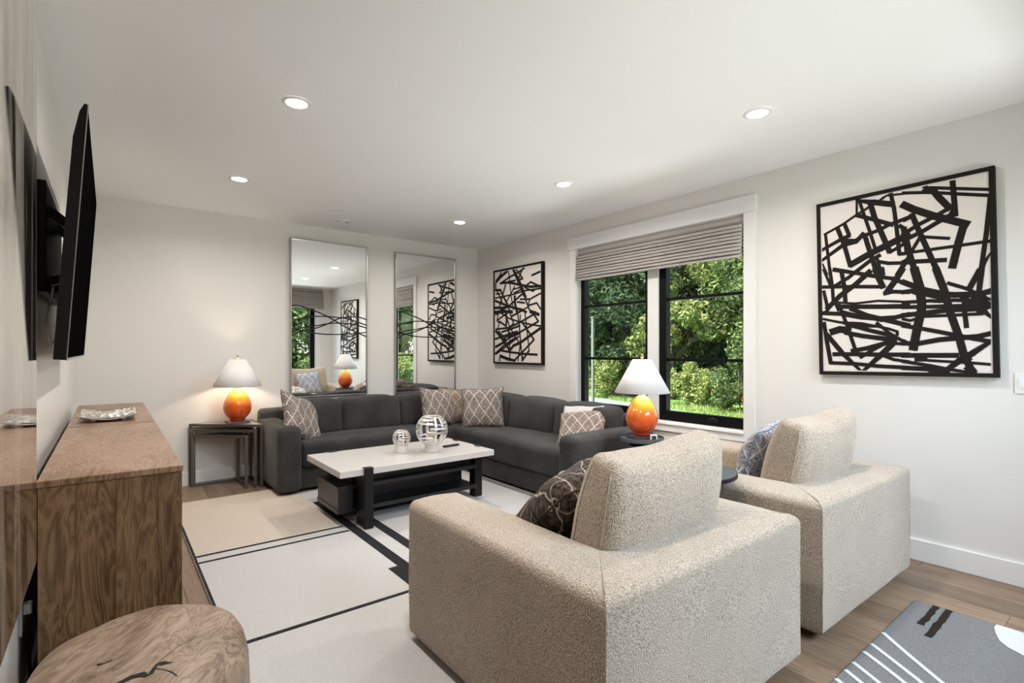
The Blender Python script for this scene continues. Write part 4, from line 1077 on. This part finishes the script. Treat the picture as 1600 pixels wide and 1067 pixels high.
# ------------------------------------------------------------------ credenza pair
def credenza(label, y0, y1):
    t = thing('credenza', label, 'cabinet', (.015, (y0 + y1) / 2, 0), 'matching wooden credenzas')
    x0, x1 = -.188, .218; zt = .85
    bevel(MB().box(x0, x1, y0, y1, zt - .022, zt).build('top', 'mango_top', t), .0025)
    zb = .03
    xs = [x0 + .003, -.09, .018, .14, x1 - .003]
    for a, b in zip(xs, xs[1:]):
        bevel(MB().box(a, b - .0006, y0 + .004, y0 + .03, zb, zt - .0225).build('side_board', 'mango', t), .0012)
        bevel(MB().box(a, b - .0006, y1 - .03, y1 - .004, zb, zt - .0225).build('side_board', 'mango', t), .0012)
    MB().box(x0 + .003, x0 + .015, y0 + .0305, y1 - .0305, zb, zt - .0225).build('back_panel', 'mango', t)
    MB().box(x0 + .0155, x1 - .022, y0 + .0305, y1 - .0305, zb, zb + .025).build('bottom', 'mango', t)
    n = 3; L = (y1 - y0 - .061) / n
    for i in range(n):
        a = y0 + .0305 + L * i
        d = bevel(MB().box(x1 - .0215, x1 - .004, a + .002, a + L - .002, zb + .002, zt - .0245).build('door', 'mango', t), .002)
        MB().lathe([(.008, 0), (.011, .01), (.011, .014), (.004, .018)], (x1, a + (L - .05 if i != 1 else .05), .5), 12).build('knob', 'steel', d, True)
    for yy in (y0 + .05, y1 - .09):
        for xx in (x0 + .03, x1 - .07): MB().box(xx, xx + .04, yy, yy + .04, .0005, zb).build('foot', 'mango', t)
credenza('brown swirl-grained wooden credenza nearest the camera under the television', 2.277, 3.766)
credenza('brown swirl-grained wooden credenza farther back, the one under the silver tray', 3.786, 5.22)

# ------------------------------------------------------------------ silver twig tray
ty = thing('silver_tray', 'rectangular silver tray of woven metal twigs on the wooden credenza', 'tray', (0, 4.12, .851))
cx, cy, hx, hy = -.003, 4.10, .128, .19
def tz(x, y):
    u, v = (x - cx) / hx, (y - cy) / hy; return .866 + .007 * (abs(u) ** 2.5 + abs(v) ** 2.5) + .018 * (abs(u) * abs(v)) ** 2
m = MB()
for i in range(120):
    a = random.uniform(-.9, .9); x = cx + random.uniform(-.9, .9) * hx; y = cy + random.uniform(-.95, .95) * hy; L = random.uniform(.03, .06)
    p = []
    for k in range(4):
        s = (k / 3 - .5) * 2 * L; xx = min(max(x + math.cos(a) * s, cx - hx), cx + hx); yy = min(max(y + math.sin(a) * s, cy - hy), cy + hy)
        p.append((xx, yy, tz(xx, yy) + random.uniform(0, .012)))
    if (Vector(p[0]) - Vector(p[-1])).length > .02: m.tube(p, random.uniform(.0036, .0058), 5)
o = m.build('twig_lattice', 'silver', ty, True); o['kind'] = 'stuff'
n = 14; v = []; f = []
for i in range(n + 1):
    for j in range(n + 1):
        x = cx + (2 * i / n - 1) * hx * 1.08; y = cy + (2 * j / n - 1) * hy * 1.05; v.append((x, y, tz(x, y) - .006))
for i in range(n):
    for j in range(n): q = i * (n + 1) + j; f.append((q, q + n + 1, q + n + 2, q + 1))
o = MB().add(v, f).build('plate', 'cage', ty, True); s = o.modifiers.new('thick', 'SOLIDIFY'); s.thickness = .003
for sx in (-1, 1):
    for sy in (-1, 1): MB().lathe([(.010, .8505), (.012, .852), (.008, .862)], (cx + sx * .07, cy + sy * .11, 0), 12).build('foot', 'silver', ty, True)

# ------------------------------------------------------------------ stump stool
so = thing('stump_stool', 'smooth rounded tree stump stool with a dark crack in front of the credenza', 'stool', (.072, 1.735, 0))
v = []; f = []; NA = 72
prof = [(.70, .001), (.80, .01), (.90, .08), (.985, .20), (1.0, .30), (.985, .385), (.955, .42), (.91, .442), (.84, .453), (.70, .459), (.5, .463), (.3, .465), (.12, .466)]
for r, z in prof:
    for i in range(NA):
        a = 2 * PI * i / NA; w = 1 + .035 * math.sin(2 * a + 1) + .02 * math.sin(3 * a) + nz(math.cos(a), math.sin(a), 0, 1.5, .03)
        v.append((.072 + .258 * r * w * math.cos(a), 1.735 + .350 * r * w * math.sin(a), z + nz(math.cos(a) * r, math.sin(a) * r, 0, 2.5, .006)))
for j in range(len(prof) - 1):
    for i in range(NA): k = (i + 1) % NA; f.append((j * NA + i, j * NA + k, (j + 1) * NA + k, (j + 1) * NA + i))
f.append(tuple(range(NA - 1, -1, -1))); f.append(tuple(range((len(prof) - 1) * NA, len(prof) * NA)))
stump = MB().add(v, f).build('stump', 'stool', so, True)
def stump_z(x, y):
    a = math.atan2((y - 1.735) / .350, (x - .072) / .258)
    w = 1 + .035 * math.sin(2 * a + 1) + .02 * math.sin(3 * a) + nz(math.cos(a), math.sin(a), 0, 1.5, .03)
    r = math.hypot((x - .072) / .258, (y - 1.735) / .350) / w
    top = [q for q in prof if q[1] > .44]
    z = top[-1][1]
    for (ra, za), (rb, zb) in zip(top, top[1:]):
        if rb <= r <= ra: z = zb + (za - zb) * (r - rb) / (ra - rb)
    return z + nz(math.cos(a) * r, math.sin(a) * r, 0, 2.5, .006)
def crack(path):
    v = []; f = []
    for i, (x, y, w) in enumerate(path):
        a = path[max(i - 1, 0)]; b = path[min(i + 1, len(path) - 1)]; d = Vector((b[0] - a[0], b[1] - a[1])).normalized(); n = (-d.y * w / 2, d.x * w / 2)
        z = stump_z(x, y) + .0006
        v += [(x + n[0], y + n[1], z), (x - n[0], y - n[1], z), (x + n[0], y + n[1], z - .02), (x - n[0], y - n[1], z - .02)]
    for i in range(len(path) - 1):
        o = 4 * i; f += [(o, o + 1, o + 5, o + 4), (o, o + 4, o + 6, o + 2), (o + 1, o + 3, o + 7, o + 5)]
    MB().add(v, f).build('crack', 'crack', so)
crack([(-.02, 1.57, .008), (-.007, 1.581, .012), (.024, 1.593, .016), (.043, 1.6, .020), (.065, 1.596, .022), (.073, 1.580, .012), (.083, 1.584, .010), (.091, 1.606, .008), (.100, 1.621, .008)])
crack([(.095, 1.620, .003), (.104, 1.618, .016), (.112, 1.612, .018), (.122, 1.607, .008), (.130, 1.606, .001)])
crack([(.09, 1.603, .004), (.108, 1.582, .003), (.124, 1.557, .003), (.134, 1.532, .001)])
crack([(.1, 1.625, .0015), (.123, 1.655, .0012), (.152, 1.685, .001), (.183, 1.701, .0007), (.198, 1.722, .0004)])
crack([(-.026, 1.716, .002), (-.02, 1.711, .010), (-.012, 1.709, .003), (-.004, 1.711, .005), (.006, 1.714, .001)])

sw = thing('light_switch', 'white light switch plate on the right wall at the picture edge', 'switch', (XR, .48, 1.09))
bevel(MB().box(XR - .007, XR, .43, .525, 1.045, 1.155).build('cover_plate', 'white_plastic', sw), .002)
for y in (.447, .487): MB().box(XR - .011, XR - .007, y, y + .024, 1.075, 1.125).build('rocker', 'white_plastic', sw)

# ------------------------------------------------------------------ the garden outside
GZ = -.30
struct(MB().box(-150, 200, -250, 200, GZ - .3, GZ).build('lawn', 'lawn'))
pp = [(9.2, -4), (9.7, 2), (10.4, 6), (11.0, 8.3), (12.0, 12), (13.2, 18), (15, 30)]
struct(ribbon2d(catmull(pp, 6), 1.5, GZ - .02, GZ + .012).build('garden_path', 'path'))
gp = thing('garden_post', 'slim pale garden post outside at the left edge of the window', 'post', (8.0, 7.48, GZ))
bevel(MB().box(7.975, 8.025, 7.455, 7.505, GZ, 1.95).build('shaft', 'siding', gp), .005); bevel(MB().box(7.965, 8.035, 7.445, 7.515, 1.95, 1.98).build('cap', 'siding', gp), .005)
def tree_parts(seed, mat, n, R, H, zc, leaf, trunk_r, clumps=34, low=.0):
    rnd = random.Random(seed)
    cs = []
    for i in range(clumps):
        while True:
            p = Vector((rnd.uniform(-1, 1), rnd.uniform(-1, 1), rnd.uniform(-1, 1)))
            if .25 < p.length < 1: break
        cs.append((Vector((p.x * R, p.y * R, zc + p.z * H)), rnd.uniform(.18, .36) * R))
    v = []; f = []
    for i in range(n):
        c, r = rnd.choice(cs)
        d = Vector((rnd.gauss(0, 1), rnd.gauss(0, 1), rnd.gauss(0, 1))).normalized()
        p = c + d * r * rnd.uniform(.55, 1.05)
        if p.z < low: p.z = low + rnd.uniform(0, .2)
        nrm = (d + Vector((rnd.gauss(0, .6), rnd.gauss(0, .6), rnd.gauss(.3, .6)))).normalized()
        a = nrm.cross(Vector((rnd.gauss(0, 1), rnd.gauss(0, 1), rnd.gauss(0, 1)))).normalized(); b = nrm.cross(a)
        L = leaf * rnd.uniform(.6, 1.3); o = len(v)
        v += [p - a * L, p - b * L * .42 + nrm * L * .12, p + a * L, p + b * L * .42 + nrm * L * .12]; f.append((o, o + 1, o + 2, o + 3))
    return v, f, cs
def make_tree(name, label, cat, seed, mat, n, R, H, zc, leaf, trunk_r, group, clumps=34, low=.0):
    t = thing(name, label, cat, (0, 0, 0), group)
    v, f, cs = tree_parts(seed, mat, n, R, H, zc, leaf, trunk_r, clumps, low)
    MB().add(v, f).build('foliage', mat, t)
    rnd = random.Random(seed + 5); w = MB()
    top = zc + H * .5
    w.tube([(0, 0, -.1), (rnd.uniform(-.1, .1), rnd.uniform(-.1, .1), top * .35), (rnd.uniform(-.2, .2), rnd.uniform(-.2, .2), top * .7), (rnd.uniform(-.3, .3), rnd.uniform(-.3, .3), top)], trunk_r, 8, .35)
    w.build('trunk', 'bark', t, True)
    w = MB()
    for c, r in cs[:16]:
        s = Vector((0, 0, max(.1, c.z * .55))); w.tube([s, (s + c) / 2 + Vector((0, 0, .1)), c], trunk_r * .28, 5, .3)
    w.build('branches', 'bark', t, True)
    return t
protos = {
 'a': make_tree('garden_tree', 'leafy green tree in the woodland outside the window', 'tree', 1, 'leaf_a', 17000, 2.3, 3.2, 4.0, .095, .16, 'woodland trees'),
 'b': make_tree('garden_tree', 'dark evergreen tree in the woodland outside the window', 'tree', 2, 'leaf_b', 20000, 2.4, 4.2, 4.6, .095, .20, 'woodland trees', 44),
 'c': make_tree('garden_shrub', 'yellow-green sunlit shrub outside the window', 'shrub', 3, 'leaf_c', 5500, 1.0, .7, .75, .058, .04, 'garden shrubs', 22),
 'd': make_tree('garden_shrub', 'dense green shrub by the garden path', 'shrub', 4, 'leaf_a', 6500, 1.1, .9, .95, .062, .05, 'garden shrubs', 24),
 'e': make_tree('garden_tree', 'bright sunlit young tree in the woodland outside the window', 'tree', 5, 'leaf_c', 10000, 1.6, 2.3, 3.0, .082, .10, 'woodland trees', 30)}
used = set()
KIND = {'a': 'leafy green tree', 'b': 'dark evergreen tree', 'c': 'low yellow-green sunlit shrub', 'd': 'dense green shrub', 'e': 'bright sunlit young tree'}
def plant(k, x, y, s, rz, where='near the garden path outside the side window'):
    o = protos[k] if k not in used else copy_tree(protos[k]); used.add(k)
    o.location = (x, y, GZ); o.scale = (s, s, s); o.rotation_euler = (0, 0, rz); o['label'] = KIND[k] + ' ' + where
    return o
rn = random.Random(3)
y = 4.
while y < 27:                                   # far woodland edge, two rows
    plant(rn.choice('abb'), 21 + rn.uniform(-1.2, 1.2), y, rn.uniform(1.15, 1.5), rn.uniform(0, 6.28), 'in the farthest row of woodland outside the side window')
    if rn.random() < .75: plant(rn.choice('abe'), 17.3 + rn.uniform(-1, 1), y + 1.2, rn.uniform(.9, 1.2), rn.uniform(0, 6.28), 'in the middle row of woodland outside the side window')
    plant(rn.choice('dd'), 15.4 + rn.uniform(-.7, .9), y + rn.uniform(-.5, .5), rn.uniform(1.2, 1.9), rn.uniform(0, 6.28), 'in the undergrowth at the woodland foot outside the side window')
    y += 2.6
for k, x, y, s in (('e', 14.2, 9.8, .95), ('a', 15.0, 13.5, 1.0), ('b', 14.6, 11.6, .95), ('e', 14.6, 4.6, .9), ('a', 14.4, 6.9, .8), ('c', 13.2, 8.3, .8), ('c', 13.6, 12.0, 1.0), ('d', 12.9, 6.9, .75),
                   ('c', 12.6, 5.4, .7), ('d', 13.0, 4.2, .8), ('c', 13.6, 2.6, .9), ('c', 8.6, -7, 1.1), ('e', 10.5, -10.5, 1.), ('e', 13.2, -16, 1.3), ('a', 17.5, -22, 1.4), ('a', 13.5, -23, 1.4), ('e', 10.8, -17, 1.3), ('c', 10.0, -12, 1.4), ('c', 11.6, -14, 1.4)):
    plant(k, x, y, s, rn.uniform(0, 6.28), *(('outdoors, seen green in the mirror nearer the room corner',) if y < 0 else ()))
rs = make_tree('garden_shrub', 'small shrub with rusty brown leaves among the green ones', 'shrub', 8, 'leaf_r', 1200, .5, .4, .5, .06, .03, 'garden shrubs', 12)
rs.location = (12.2, 5.9, GZ)
for x, y, k, s in ((2.5, -9, 'b', 1.), (5.2, -8, 'a', 1.), (7.5, -9.5, 'b', 1.1), (4.2, -12, 'b', 1.3), (9.5, -12.5, 'b', 1.3), (.5, -12, 'a', 1.2), (6.2, -6.2, 'd', 1.3), (3.4, -6.0, 'd', 1.2)):
    plant(k, x, y, s, rn.uniform(0, 6.28), 'beyond the window reflected in the left mirror')
m = MB(); v = []; f = []
for i in range(14000):
    x = rn.uniform(7.5, 13.2); y = rn.uniform(1.5, 13)
    px = 10.4 + (y - 6) * .27
    if abs(x - px) < .8: continue
    h = rn.uniform(.05, .16); a = rn.uniform(0, 6.28); w = .012; dx, dy = math.cos(a) * w, math.sin(a) * w; o = len(v)
    v += [(x - dx, y - dy, GZ), (x + dx, y + dy, GZ), (x + rn.uniform(-.05, .05), y + rn.uniform(-.05, .05), GZ + h)]; f.append((o, o + 1, o + 2))
g = m.add(v, f).build('grass', 'leaf_c'); tag(g, 'long sunlit grass growing between house and garden path', 'grass'); g['kind'] = 'stuff'
